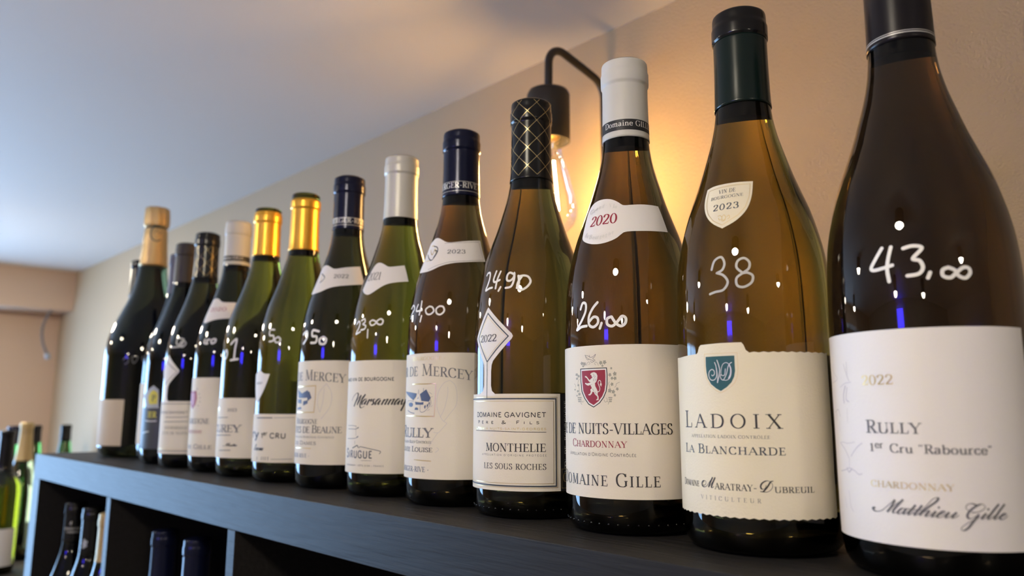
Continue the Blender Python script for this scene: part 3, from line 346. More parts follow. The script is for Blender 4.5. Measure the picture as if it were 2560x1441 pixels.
  ('P',[(18.6,79.74),(18.68,80.08),(18.8,80.33),(18.93,80.55),(18.95,80.74),(18.64,81.06),(18.71,81.36),(19.18,81.42),(19.54,81.45),(19.85,81.43),(20.06,81.49),(20.35,81.82),(20.69,81.88),(20.84,81.58),(20.94,81.34),(21.04,81.12),(21.15,80.96),(21.58,80.85),(21.75,80.59),(21.52,80.35),(21.29,80.17),(21.1,80.04),(20.98,79.89),(21.01,79.49),(20.74,79.26),(20.39,79.41),(20.07,79.54),(19.8,79.69),(19.57,79.75),(19.0,79.62)],'olive',0),
  ('P',[(21.67,79.12),(21.75,79.45),(21.8,79.7),(21.91,79.91),(21.92,80.09),(21.59,80.38),(21.64,80.67),(22.09,80.74),(22.43,80.79),(22.69,80.79),(22.93,80.86),(23.14,81.19),(23.43,81.27),(23.63,80.99),(23.75,80.77),(23.81,80.56),(23.97,80.41),(24.36,80.34),(24.57,80.1),(24.33,79.85),(24.16,79.66),(23.98,79.53),(23.88,79.38),(23.94,79.0),(23.74,78.77),(23.35,78.89),(23.04,79.0),(22.81,79.13),(22.55,79.18),(22.05,79.02)],'olive',0),
  ('P',[(23.31,77.39),(23.34,77.62),(23.37,77.79),(23.43,77.94),(23.44,78.07),(23.24,78.26),(23.27,78.46),(23.55,78.52),(23.8,78.56),(23.98,78.56),(24.12,78.61),(24.3,78.84),(24.5,78.9),(24.62,78.71),(24.7,78.56),(24.78,78.41),(24.87,78.32),(25.14,78.27),(25.27,78.11),(25.13,77.93),(25.01,77.8),(24.89,77.7),(24.83,77.59),(24.87,77.33),(24.74,77.17),(24.45,77.25),(24.26,77.32),(24.1,77.41),(23.91,77.44),(23.59,77.33)],'olive',0),
  ('P',[(-10.92,80.15),(-11.42,80.12),(-11.78,80.1),(-12.0,80.11),(-12.32,80.07),(-12.54,79.87),(-13.01,79.83),(-13.18,80.02),(-13.34,80.16),(-13.35,80.3),(-13.5,80.39),(-13.87,80.46),(-14.03,80.61),(-13.7,80.76),(-13.51,80.87),(-13.32,80.95),(-13.16,81.04),(-13.17,81.28),(-12.98,81.42),(-12.63,81.33),(-12.43,81.25),(-12.13,81.16),(-11.94,81.12),(-11.43,81.2),(-11.07,81.13),(-11.09,80.93),(-11.22,80.77),(-11.25,80.64),(-11.25,80.52),(-10.91,80.33)],'olive',0),
  ('P',[(-9.2,78.03),(-9.74,78.07),(-10.12,78.12),(-10.46,78.18),(-10.8,78.19),(-11.2,78.01),(-11.7,78.04),(-11.71,78.29),(-11.71,78.48),(-11.68,78.65),(-11.7,78.79),(-12.18,78.96),(-12.19,79.17),(-11.81,79.28),(-11.47,79.36),(-11.13,79.4),(-10.95,79.47),(-10.77,79.75),(-10.42,79.86),(-10.2,79.68),(-9.89,79.53),(-9.71,79.39),(-9.51,79.3),(-8.95,79.3),(-8.6,79.15),(-8.79,78.93),(-8.97,78.77),(-9.16,78.64),(-9.2,78.51),(-9.01,78.23)],'olive',0),
  ('P',[(-17.02,81.01),(-17.18,81.15),(-17.33,81.25),(-17.34,81.35),(-17.49,81.42),(-17.83,81.48),(-17.98,81.59),(-17.66,81.69),(-17.48,81.77),(-17.18,81.82),(-17.14,81.88),(-17.13,82.06),(-16.96,82.15),(-16.64,82.08),(-16.47,82.02),(-16.31,81.95),(-16.15,81.92),(-15.81,81.97),(-15.51,81.91),(-15.52,81.76),(-15.65,81.65),(-15.67,81.56),(-15.67,81.48),(-15.37,81.33),(-15.37,81.2),(-15.7,81.19),(-16.02,81.18),(-16.2,81.19),(-16.38,81.17),(-16.69,81.03)],'olive',0),
  ('P',[(-12.7,83.52),(-12.83,83.72),(-12.83,83.86),(-12.81,83.99),(-12.82,84.1),(-13.17,84.23),(-13.18,84.4),(-12.81,84.48),(-12.48,84.53),(-12.27,84.56),(-12.09,84.62),(-11.92,84.83),(-11.71,84.91),(-11.4,84.76),(-11.23,84.65),(-11.19,84.54),(-11.03,84.47),(-10.66,84.47),(-10.35,84.35),(-10.52,84.18),(-10.68,84.05),(-10.74,83.96),(-10.76,83.85),(-10.71,83.64),(-10.76,83.49),(-11.12,83.53),(-11.45,83.56),(-11.65,83.61),(-11.96,83.63),(-12.34,83.5)],'olive',0),
  ('P',[(-14.81,77.7),(-14.79,77.84),(-14.64,77.95),(-14.49,78.04),(-14.47,78.12),(-14.65,78.27),(-14.62,78.4),(-14.28,78.41),(-14.09,78.41),(-13.79,78.4),(-13.62,78.41),(-13.43,78.55),(-13.23,78.56),(-13.09,78.43),(-13.07,78.32),(-12.95,78.22),(-12.92,78.15),(-12.59,78.09),(-12.55,77.97),(-12.74,77.87),(-12.9,77.8),(-12.96,77.76),(-13.11,77.7),(-13.11,77.52),(-13.29,77.43),(-13.61,77.51),(-13.79,77.58),(-13.96,77.65),(-14.14,77.68),(-14.5,77.64)],'olive',0),
  ('P',[(-10.89,76.82),(-11.23,76.51),(-11.94,76.39),(-12.65,76.52),(-12.98,76.84),(-12.63,77.14),(-11.92,77.26),(-11.21,77.13)],'olive',0),
  ('P',[(-9.23,76.8),(-9.46,76.5),(-10.18,76.37),(-10.88,76.51),(-11.21,76.82),(-10.87,77.13),(-10.15,77.25),(-9.55,77.11)],'olive',0),
  ('P',[(-7.58,76.79),(-7.81,76.48),(-8.52,76.36),(-9.23,76.49),(-9.44,76.8),(-9.21,77.11),(-8.5,77.23),(-7.9,77.1)],'olive',0),
  ('P',[(-10.56,75.71),(-10.9,75.4),(-11.62,75.28),(-12.33,75.41),(-12.65,75.72),(-12.31,76.03),(-11.6,76.15),(-10.89,76.02)],'olive',0),
  ('P',[(-9.26,75.7),(-9.49,75.39),(-10.21,75.27),(-10.91,75.4),(-11.24,75.71),(-10.9,76.02),(-10.18,76.14),(-9.48,76.01)],'olive',0),
  ('P',[(-7.96,75.69),(-8.19,75.38),(-8.9,75.26),(-9.61,75.39),(-9.83,75.7),(-9.59,76.01),(-8.88,76.13),(-8.17,76.0)],'olive',0),
  ('P',[(-10.35,74.6),(-10.58,74.3),(-11.29,74.17),(-12.0,74.3),(-12.33,74.61),(-11.99,74.92),(-11.27,75.04),(-10.56,74.91)],'olive',0),
  ('P',[(-9.29,74.6),(-9.63,74.29),(-10.23,74.17),(-10.94,74.3),(-11.27,74.61),(-10.93,74.91),(-10.21,75.04),(-9.61,74.91)],'olive',0),
  ('P',[(-8.34,74.59),(-8.57,74.28),(-9.28,74.16),(-9.99,74.29),(-10.21,74.6),(-9.98,74.91),(-9.26,75.03),(-8.55,74.9)],'olive',0),
  ('P',[(20.03,76.61),(19.86,76.32),(19.41,76.19),(18.97,76.32),(18.76,76.62),(18.99,76.92),(19.43,77.04),(19.87,76.91)],'olive',0),
  ('P',[(21.14,76.61),(20.92,76.31),(20.48,76.19),(20.03,76.32),(19.88,76.61),(20.05,76.91),(20.5,77.04),(20.94,76.91)],'olive',0),
  ('P',[(22.21,76.61),(22.03,76.31),(21.59,76.19),(21.15,76.31),(20.95,76.61),(21.17,76.91),(21.61,77.03),(22.05,76.9)],'olive',0),
  ('P',[(20.24,75.54),(20.06,75.24),(19.62,75.12),(19.13,75.25),(18.97,75.55),(19.15,75.85),(19.59,75.97),(20.08,75.84)],'olive',0),
  ('P',[(21.11,75.54),(20.93,75.24),(20.49,75.12),(20.05,75.24),(19.85,75.54),(20.02,75.84),(20.47,75.97),(20.91,75.84)],'olive',0),
  ('P',[(21.98,75.54),(21.76,75.24),(21.32,75.12),(20.87,75.24),(20.72,75.54),(20.89,75.84),(21.34,75.96),(21.78,75.84)],'olive',0),
  ('P',[(20.45,74.47),(20.23,74.17),(19.78,74.05),(19.34,74.18),(19.18,74.47),(19.36,74.77),(19.8,74.9),(20.24,74.77)],'olive',0),
  ('P',[(21.08,74.47),(20.9,74.17),(20.46,74.05),(20.02,74.17),(19.81,74.47),(20.03,74.77),(20.48,74.89),(20.92,74.77)],'olive',0),
  ('P',[(21.71,74.47),(21.53,74.17),(21.09,74.05),(20.65,74.17),(20.49,74.47),(20.66,74.77),(21.11,74.89),(21.55,74.77)],'olive',0),
  ('L',[(-1.05,95.27),(-0.7,96.72),(1.16,97.39),(2.18,96.48),(0.81,95.8)],0.23,'olive',1,0),
  ('L',[(10.48,94.97),(9.59,96.43),(7.92,97.19),(6.94,96.21),(8.13,95.45)],0.23,'olive',1,0),
  ('L',[(23.98,82.52),(25.22,83.07),(25.66,84.48),(27.32,85.04),(28.33,85.31)],0.23,'olive',1,0),
  ('L',[(14.91,75.5),(16.19,74.09),(17.91,75.21),(17.11,76.63)],0.23,'olive',1,0),
  ('L',[(17.47,74.65),(19.19,73.8),(18.32,72.82)],0.23,'olive',1,0),
  ('L',[(-4.36,75.32),(-6.15,74.17),(-7.64,75.34)],0.23,'olive',1,0),
  ('L',[(-7.07,74.76),(-8.62,73.61),(-7.11,72.88)],0.23,'olive',1,0),
  ('L',[(-16.1,83.04),(-15.25,83.91),(-17.99,85.14)],0.23,'olive',1,0),
  ('L',[(19.93,85.67),(19.23,84.54),(20.23,82.55),(19.36,80.57)],0.23,'olive',1,0),
  ('L',[(-9.57,87.9),(-12.37,85.61),(-11.0,82.66),(-10.4,80.31)],0.23,'olive',1,0),
  ('L',[(-3.06,101.54),(-0.9,99.93),(1.69,98.98),(4.29,98.31),(6.22,97.68),(4.2,97.1),(2.77,97.92)],0.21,'grey',1,0),
  ('L',[(-3.06,101.54),(0.17,100.92),(2.75,99.96)],0.21,'grey',1,0),
  ('L',[(2.75,99.96),(1.5,101.02),(2.26,101.14)],0.21,'grey',1,0),
  ('L',[(2.75,99.96),(5.34,100.31),(8.0,101.68),(7.06,100.26),(5.25,99.16),(7.49,98.22),(6.22,97.68)],0.21,'grey',1,0),
  ('L',[(-2.6,100.73),(-0.4,98.75),(1.69,98.98)],0.21,'grey',1,0)],
 'neck_label':[('P',[(-27.22,188.54),(-28.5,194.2),(-22.1,197.47),(-9.91,198.86),(3.4,198.9),(14.86,197.89),(24.09,195.69),(30.06,193.34),(33.42,192.6),(44.12,192.93),(62.55,193.37),(82.43,193.25),(83.83,187.73),(84.37,176.01),(66.55,175.42),(49.86,175.08),(34.43,174.85),(30.63,173.2),(25.45,170.5),(16.33,168.64),(6.45,168.17),(-5.74,169.57),(-19.94,173.57),(-21.78,177.92),(-24.24,183.69)],'white',0),
  ('T','2020','B',0,4,-11.77,181.07,26.11,181.07,6.59,'red',0.16,0.04,0),
  ('T','G','B',0,1,-20.46,190.56,-13.27,190.56,3,'silver',0.14,0.06,0),
  ('T','r','B',0,1,-11.96,191.07,-7.66,191.07,2.6,'silver',0.14,0.06,0),
  ('T','a','B',0,1,-8.14,192.0,-4.27,192.0,2.6,'silver',0.14,0.06,0),
  ('T','n','B',0,1,-2.94,192.51,0.65,192.51,2.6,'silver',0.14,0.06,0),
  ('T','d','B',0,1,2.29,192.64,5.47,192.64,2.6,'silver',0.14,0.06,0),
  ('T','V','B',0,1,13.21,192.34,17.09,192.34,2.6,'silver',0.14,0.06,0),
  ('T','i','B',0,1,18.68,191.61,21.32,191.61,2.6,'silver',0.14,0.06,0),
  ('T','n','B',0,1,21.65,191.03,24.21,191.03,2.6,'silver',0.14,0.06,0),
  ('T','d','B',0,1,-15.9,174.85,-12.05,174.85,2.6,'silver',0.14,0.06,0),
  ('T','e','B',0,1,-11.43,173.97,-8.03,173.97,2.6,'silver',0.14,0.06,0),
  ('T','B','B',0,1,-6.92,172.83,-2.7,172.83,2.6,'silver',0.14,0.06,0),
  ('T','o','B',0,1,-1.76,172.17,0.96,172.17,2.6,'silver',0.14,0.06,0),
  ('T','u','B',0,1,1.52,171.95,4.12,171.95,2.6,'silver',0.14,0.06,0),
  ('T','r','B',0,1,4.63,171.97,7.02,171.97,2.6,'silver',0.14,0.06,0),
  ('T','g','B',0,1,7.54,172.01,9.84,172.01,2.6,'silver',0.14,0.06,0),
  ('T','o','B',0,1,10.66,172.23,12.95,172.23,2.6,'silver',0.14,0.06,0),
  ('T','g','B',0,1,14.01,172.66,16.17,172.66,2.6,'silver',0.14,0.06,0),
  ('T','n','B',0,1,17.54,173.2,19.7,173.2,2.6,'silver',0.14,0.06,0),
  ('T','e','B',0,1,20.71,173.88,22.82,173.88,2.6,'silver',0.14,0.06,0)],
 'price':[('L',[(-8.45,129.18),(-5.89,132.62),(-2.23,131.83),(-2.52,127.19),(-7.2,121.83),(-12.98,117.03),(-7.12,118.41),(-1.04,118.67)],1.62,'paint',1,0),
  ('L',[(9.97,132.06),(5.26,128.75),(1.36,123.86),(1.75,119.23),(6.12,117.68),(10.3,119.81),(9.95,122.88),(6.12,123.59),(2.12,121.25)],1.62,'paint',1,0),
  ('L',[(13.76,119.67),(12.16,116.6)],1.62,'paint',1,0),
  ('L',[(22.24,123.07),(18.83,121.98),(18.95,118.75),(23.15,117.62),(27.5,120.2),(31.09,123.12),(34.12,122.07),(33.76,119.08),(30.25,117.44),(26.06,119.24),(22.55,123.05)],1.62,'paint',1,0)],
},
'month':{
 'label':[('T','DOMAINE GAVIGNET','S',0,16,-19.39,65.02,58.19,65.02,3.0,'ink',0.13,0.06,0),
  ('T','Père & Fils','S',0,11,-16.85,60.66,51.61,60.66,1.95,'ink',0.11,0.5,0),
  ('T','VITICULTEUR À NUITS-SAINT-GEORGES','S',7,33,-17.84,56.85,58.12,56.85,1.27,'gold',0.13,0.1,0),
  ('T','MONTHELIE','B',0,9,-2.81,42.99,58.36,42.99,5.14,'ink',0.15,0.05,0),
  ('T',"APPELLATION D'ORIGINE PROTÉGÉE",'S',0,30,-8.81,40.15,58.31,40.15,1.14,'grey',0.1,0.3,0),
  ('T','LES SOUS ROCHES','B',0,15,-5.3,31.82,58.27,31.82,3.57,'ink',0.14,0.08,0),
  ('L',[(-22.45,55.98),(7.9,55.99),(31.12,55.56),(58.1,55.4)],0.35,'ink',0,0),
  ('L',[(-70,76.89999999999999),(67.4752,76.89999999999999),(67.4752,21.4),(-70,21.4)],0.9,'slate',0,0),
  ('L',[(-70,75.3),(65.2128,75.3),(65.2128,23.0),(-70,23.0)],0.3,'gold',0,0),
  ('L',[(-70,77.89999999999999),(68.8892,77.89999999999999),(68.8892,20.4),(-70,20.4)],0.25,'gold',0,0),
  ('L',[(-2.2,77.1),(-2.2,101)],0.55,'slate',0,0)],
 'neck_label':[('L',[(-2.2,101.5),(-18,118),(-2.4,134.5),(22.6,118),(-2.2,101.5)],0.8,'slate',0,1),
  ('L',[(-2.2,103.5),(-16,118),(-2.4,132.3),(20.3,118),(-2.2,103.5)],0.25,'gold',0,1),
  ('T','2022','B',0,4,-13.94,115.04,10.48,115.04,4.71,'ink',0.14,0.02,0)],
 'price':[('L',[(-13.7,162.2),(-12.24,163.58),(-7.66,163.29),(-6.32,159.37),(-7.86,154.99),(-10.19,151.07),(-4.01,152.03),(0.18,152.21)],1.49,'paint',1,0),
  ('L',[(2.97,163.73),(0.76,158.01),(2.93,155.96),(9.53,156.98)],1.49,'paint',1,0),
  ('L',[(9.27,163.03),(6.28,157.58),(5.24,151.32)],1.49,'paint',1,0),
  ('L',[(11.67,151.85),(9.54,149.32)],1.49,'paint',1,0),
  ('L',[(26.14,160.19),(21.34,161.54),(18.54,159.65),(18.74,156.42),(22.2,155.73),(26.06,157.95),(26.45,161.31),(26.6,156.43),(23.89,151.73),(17.88,150.9)],1.49,'paint',1,0),
  ('L',[(31.12,158.89),(32.06,154.03),(30.1,150.41)],1.49,'paint',1,0),
  ('L',[(34.55,158.06),(31.44,154.8),(30.61,151.13),(34.5,148.97),(40.22,150.93),(43.88,154.59),(41.69,157.95),(37.28,158.96),(32.85,158.62)],1.49,'paint',1,0)],
},
'merc5':{
 'label':[('T','Manoir de Mercey','R',10,16,8.99,94.74,65.37,90.9,8.63,'grey',0.12,0.05,1),
  ('T','· BOURGOGNE ·','R',5,11,6.16,106.29,32.51,106.29,2.6,'gold',0.12,0.06,0),
  ('T','Rully','R',1,5,-18.12,49.64,24.75,49.64,8.3,'grey',0.15,0,0),
  ('T','Appellation Rully Contrôlée','R',18,27,1.5,45.28,22.72,45.28,2.14,'grey',0.12,0,0),
  ('T','Cuvée Louise','R',6,12,-5.36,39.18,24.33,39.18,3.73,'grey',0.15,0,0),
  ('T','BERGER-RIVE ·','B',7,13,0.18,24.84,19.53,24.84,3.6,'blue',0.14,0.06,0),
  ('L',[(-7.74,88.63),(14.25,88.57),(26.15,88.73),(26.18,80.97),(25.74,72.81),(25.12,64.85),(15.12,64.81),(2.06,65.02),(-28.67,65.26)],0.79,'gold',0,0),
  ('L',[(-1.45,33.34),(11.28,32.98),(22.41,32.81)],0.68,'gold',0,0),
  ('P',[(-30.7,83.71),(-10.83,82.67),(1.21,81.69),(0.06,79.49),(-4.73,76.74)],'blue',0),
  ('P',[(6.02,81.1),(14.88,84.6),(20.73,78.26),(18.54,75.54),(8.53,76.12)],'blue',0),
  ('P',[(-1.76,75.62),(6.35,75.03),(11.68,75.29),(11.23,73.37),(5.23,73.38),(-0.73,73.4)],'blue',0),
  ('P',[(0.86,76.71),(3.72,81.67),(6.82,75.85)],'white',0),
  ('P',[(-5.48,73.41),(-6.11,72.58),(-7.6,71.97),(-9.98,71.75),(-12.61,71.98),(-14.87,72.6),(-15.76,73.45),(-15.0,74.29),(-12.88,74.89),(-10.25,75.1),(-7.87,74.87),(-6.12,74.25)],'blue',0),
  ('P',[(-2.14,69.53),(-1.48,71.19),(1.71,71.46),(3.91,70.63),(3.73,69.53)],'blue',0),
  ('P',[(12.3,71.73),(13.79,73.37),(14.85,72.27),(13.74,70.09)],'blue',0),
  ('P',[(15.79,73.09),(17.13,74.18),(17.71,72.82),(16.31,70.91)],'blue',0),
  ('P',[(18.07,74.72),(19.41,75.54),(19.64,74.18),(18.58,72.81)],'blue',0),
  ('P',[(1.8,77.26),(3.83,79.46),(5.3,77.13)],'blue',0),
  ('L',[(3.72,81.12),(3.84,84.44)],0.34,'blue',1,0),
  ('L',[(11.15,83.26),(11.06,85.46)],0.34,'blue',1,0),
  ('L',[(-29.28,79.22),(-23.03,83.13)],0.28,'blue',1,0),
  ('L',[(-18.17,69.24),(-9.67,67.58),(-2.66,67.04)],0.51,'blue',1,0),
  ('L',[(6.95,73.38),(7.14,68.44),(12.94,68.45),(20.4,73.36),(20.47,77.17)],0.28,'blue',1,0),
  ('L',[(-3.93,75.91),(-18.99,76.28),(-21.38,71.78)],0.23,'blue',1,0),
  ('L',[(18.31,82.65),(21.99,80.99)],0.17,'blue',1,0),
  ('L',[(21.13,78.81),(22.95,79.35)],0.17,'blue',1,0),
  ('L',[(20.5,71.72),(22.64,72.81)],0.17,'blue',1,0),
  ('L',[(16.83,69.0),(19.59,70.09)],0.17,'blue',1,0),
  ('L',[(41.5,91.02),(35.22,89.12),(29.68,83.14),(27.79,75.53),(29.2,69.02),(34.28,62.02)],0.28,'faint',1,0),
  ('L',[(41.5,91.02),(47.0,87.48),(49.07,79.87),(48.06,72.83),(42.02,66.88),(35.88,61.49)],0.28,'faint',1,0),
  ('L',[(39.26,86.39),(39.36,80.95),(36.42,71.19),(31.77,64.17)],0.28,'faint',1,0),
  ('L',[(39.06,59.89),(32.82,55.03),(29.64,53.14),(24.58,53.36)],0.28,'faint',1,0),
  ('L',[(34.28,62.02),(39.06,59.89)],0.28,'faint',1,0),
  ('L',[(29.64,53.14),(24.73,48.54),(19.56,43.11)],0.28,'faint',1,0),
  ('L',[(28.25,42.7),(30.76,41.13),(26.71,38.95)],0.28,'faint',1,0)],
 'neck_label':[('P',[(-15.43,202.37),(-7.48,203.84),(2.2,203.61),(13.03,201.53),(22.09,199.2),(30.79,198.07),(57.33,199.3),(91.12,201.26),(90.54,192.88),(91.1,183.6),(62.26,181.74),(38.47,180.59),(22.4,178.75),(9.67,176.01),(-0.92,175.07),(-17.61,175.74),(-27,176.5),(-36,180),(-36,197),(-26,201)],'white',0),
  ('L',[(21.28,197.81),(57.26,198.12),(87.06,199.69),(87.3,191.48),(87.77,184.51),(60.34,182.62),(34.2,181.6),(17.51,179.56),(0.78,176.87)],0.26,'grey',0,0),
  ('T','2023','B',0,4,28.52,188.79,59.31,188.79,3.2,'grey',0.17,0.1,0),
  ('L',[(-17.53,190.91),(0.04,184.78),(7.16,187.75),(9.85,192.27),(5.62,195.49),(-3.45,196.73)],0.73,'slate',1,0),
  ('L',[(-12.49,194.54),(-1.16,189.52),(1.58,194.01),(7.86,190.05)],0.84,'gold',1,0),
  ('L',[(2.86,192.74),(8.72,191.75),(4.82,186.75)],0.73,'slate',1,0),
  ('L',[(-12.01,197.65),(-4.17,197.37)],0.84,'gold',1,0),
  ('L',[(-14.59,184.86),(-7.37,184.79),(0.28,184.53)],0.52,'gold',1,0)],
 'capsule':[('T','BERGER-RIVE','B',2,11,-13.49,245.34,106.62,245.34,4.51,'silver',0.17,0.06,0),
  ('L',[(-180,250.6),(-170,250.6),(-160,250.6),(-150,250.6),(-140,250.6),(-130,250.6),(-120,250.6),(-110,250.6),(-100,250.6),(-90,250.6),(-80,250.6),(-70,250.6),(-60,250.6),(-50,250.6),(-40,250.6),(-30,250.6),(-20,250.6),(-10,250.6),(0,250.6),(10,250.6),(20,250.6),(30,250.6),(40,250.6),(50,250.6),(60,250.6),(70,250.6),(80,250.6),(90,250.6),(100,250.6),(110,250.6),(120,250.6),(130,250.6),(140,250.6),(150,250.6),(160,250.6),(170,250.6),(180,250.6)],0.31,'silver',0,0),
  ('L',[(-180,242.8),(-170,242.8),(-160,242.8),(-150,242.8),(-140,242.8),(-130,242.8),(-120,242.8),(-110,242.8),(-100,242.8),(-90,242.8),(-80,242.8),(-70,242.8),(-60,242.8),(-50,242.8),(-40,242.8),(-30,242.8),(-20,242.8),(-10,242.8),(0,242.8),(10,242.8),(20,242.8),(30,242.8),(40,242.8),(50,242.8),(60,242.8),(70,242.8),(80,242.8),(90,242.8),(100,242.8),(110,242.8),(120,242.8),(130,242.8),(140,242.8),(150,242.8),(160,242.8),(170,242.8),(180,242.8)],0.31,'silver',0,0)],
 'price':[('L',[(-22.23,147.37),(-16.03,149.6),(-11.49,146.5),(-16.96,143.12),(-20.2,139.56)],1.36,'paint',1,0),
  ('L',[(-4.19,149.22),(-6.44,144.5),(4.13,144.35)],1.36,'paint',1,0),
  ('L',[(2.13,151.5),(1.93,146.63),(-0.1,141.18)],1.36,'paint',1,0),
  ('L',[(4.21,140.06),(2.64,135.67)],1.36,'paint',1,0),
  ('L',[(14.8,146.76),(9.95,144.55),(12.07,141.25),(16.94,140.7),(21.12,142.98),(18.99,145.94),(14.8,146.76)],1.36,'paint',1,0),
  ('L',[(27.92,146.47),(24.08,144.47),(25.07,141.05),(29.39,140.09),(33.53,142.63),(32.19,145.84),(27.92,146.47)],1.36,'paint',1,0)],
},
'mars':{
 'label':[('T','GRAND VIN DE BOURGOGNE','S',10,22,5.7,93.22,52.79,93.22,2.62,'ink',0.15,0.06,0),
  ('T','Sirugue','S',3,7,1.8,31.02,29.58,31.02,6.87,'grey',0.16,0.1,0),
  ('T',"MARSANNAY - CÔTE D'OR - FRANCE",'S',12,30,9.62,24.33,43.47,24.33,1.16,'grey',0.12,0.15,0),
  ('L',[(-15.64,56.58),(-4.24,56.72),(5.1,56.31)],0.35,'grey',1,0),
  ('L',[(-15.12,53.84),(-3.86,53.91),(4.12,53.94),(8.45,55.34)],0.42,'grey',1,0),
  ('L',[(6.4,54.64),(8.57,55.17)],0.9,'grey',1,0),
  ('L',[(3.89,56.3),(4.56,48.57)],0.28,'grey',1,0),
  ('L',[(-15.5,45.98),(-3.14,46.14),(4.68,46.73),(8.27,47.96)],0.42,'grey',1,0),
  ('L',[(6.11,47.26),(8.27,47.96)],0.9,'grey',1,0),
  ('L',[(2.89,44.52),(2.64,41.5)],0.28,'grey',1,0),
  ('L',[(-1.36,38.55),(3.61,39.85),(7.43,40.77),(8.9,39.3)],0.9,'grey',1,0),
  ('L',[(10.4,38.83),(12.94,39.88),(24.93,38.59),(35.39,37.23),(39.38,36.27),(37.98,34.62)],0.56,'grey',1,0),
  ('L',[(14.3,39.9),(30.28,38.0),(38.38,36.76)],0.35,'grey',1,0),
  ('L',[(14.33,28.88),(28.65,29.05)],0.21,'grey',1,0),
  ('L',[(-6.72,76.93),(-4.5,79.24),(-0.39,81.71),(4.25,83.3),(6.21,82.04),(4.51,78.98),(1.63,75.73),(-1.56,72.29)],1.29,'ink',2,0),
  ('L',[(-0.22,74.21),(5.89,78.4),(11.37,81.52)],1.29,'ink',2,0),
  ('L',[(11.37,81.52),(8.81,78.38),(6.16,75.33),(4.93,73.43)],1.29,'ink',2,0),
  ('L',[(4.93,73.43),(11.14,78.37),(17.84,82.15)],1.29,'ink',2,0),
  ('L',[(17.84,82.15),(13.46,78.36),(10.63,75.13),(9.64,72.66),(11.61,71.13),(14.59,71.7),(16.69,72.46)],1.29,'ink',2,0),
  ('L',[(20.42,78.14),(17.71,78.15),(14.27,76.45),(12.59,74.36),(13.75,73.98),(17.18,75.68),(19.76,77.39)],1.29,'ink',2,0),
  ('L',[(19.77,77.2),(17.58,75.11),(16.94,73.98),(18.57,74.35)],1.29,'ink',2,0),
  ('L',[(23.94,78.13),(22.12,76.05),(20.04,73.4)],1.29,'ink',2,0),
  ('L',[(21.55,75.3),(24.33,77.37),(26.4,78.13),(25.26,76.05)],1.29,'ink',2,0),
  ('L',[(31.5,77.93),(29.76,78.12),(28.31,76.8),(29.25,75.29),(28.16,74.16),(26.38,73.59)],1.29,'ink',2,0),
  ('L',[(37.74,78.21),(35.5,78.31),(32.45,76.42),(30.97,74.16),(31.99,73.87),(34.75,75.66),(37.51,77.55)],1.29,'ink',2,0),
  ('L',[(37.51,77.36),(35.36,75.1),(34.99,73.78),(36.82,74.35)],1.29,'ink',2,0),
  ('L',[(42.41,78.12),(40.59,76.04),(38.78,73.59)],1.29,'ink',2,0),
  ('L',[(39.58,74.72),(43.27,77.55),(45.93,78.12),(44.41,76.05),(42.88,73.97),(44.48,74.16)],1.29,'ink',2,0),
  ('L',[(49.67,78.13),(47.89,76.05),(46.11,73.6)],1.29,'ink',2,0),
  ('L',[(46.88,74.73),(50.22,77.57),(53.12,78.14),(51.61,76.06),(50.37,73.99),(51.94,74.37)],1.29,'ink',2,0),
  ('L',[(60.02,78.26),(57.89,78.34),(55.04,76.45),(53.54,74.18),(54.61,73.9),(57.19,75.7),(59.79,77.41)],1.29,'ink',2,0),
  ('L',[(59.93,77.22),(58.01,75.14),(57.52,73.91),(59.1,74.38)],1.29,'ink',2,0),
  ('L',[(62.98,78.18),(61.72,75.71),(61.52,74.02),(63.1,74.4),(65.19,76.48)],1.29,'ink',2,0),
  ('L',[(66.49,78.19),(65.23,75.35),(63.46,72.32),(60.9,68.74)],1.29,'ink',2,0)],
 'neck_label':[('P',[(2.87,192.82),(10.52,195.08),(19.57,194.52),(28.24,192.4),(35.89,190.15),(44.64,190.46),(64.42,191.79),(67.43,185.08),(69.33,177.13),(47.03,175.75),(34.87,173.99),(24.98,170.52),(14.53,166.66),(7.58,165.69),(-1.62,167.89),(-8.06,171.21),(-6.05,177.92),(-3.29,185.31)],'white',0),
  ('T','2021','B',0,4,-3.3,178.83,24.29,178.83,7.18,'ink',0.1,0,0)],
 'price':[('L',[(-4.38,141.22),(-0.11,143.35),(2.46,140.83),(-0.38,136.26),(-4.43,132.7),(4.37,134.26)],1.39,'paint',1,0),
  ('L',[(5.1,143.65),(10.37,144.93),(11.73,142.15),(8.32,140.54),(13.38,138.91),(11.52,136.29),(5.45,135.74)],1.39,'paint',1,0),
  ('L',[(17.18,135.49),(17.26,128.75)],1.39,'paint',1,0),
  ('L',[(23.26,143.47),(19.39,141.85),(21.83,139.07),(26.55,139.88),(29.96,142.72),(33.94,144.17),(37.09,142.6),(35.6,139.7),(31.17,139.77),(27.65,142.18),(23.26,143.47)],1.39,'paint',1,0)],
},
'merc7':{
 'label':[('T','Manoir de Mercey','R',10,16,5.67,95.91,63.34,93.21,9.46,'grey',0.13,0.05,1),
  ('T','Bourgogne','R',4,9,4.65,57.03,28.93,57.03,5.2,'grey',0.14,0.06,0),
  ('T','Hautes Côtes de Beaune','R',16,22,21.26,49.1,60.84,49.1,6.82,'grey',0.14,0,0),
  ('T','Appellation Bourgogne Contrôlée','R',22,31,30.08,44.6,51.61,44.6,1.94,'grey',0.12,0.06,0),
  ('T','Les Dames','R',4,9,-0.65,38.73,28.17,38.73,3.25,'grey',0.14,0.06,0),
  ('T','BERGER-RIVE ·','B',9,13,5.55,27.37,18.35,27.37,3.4,'blue',0.14,0.06,0),
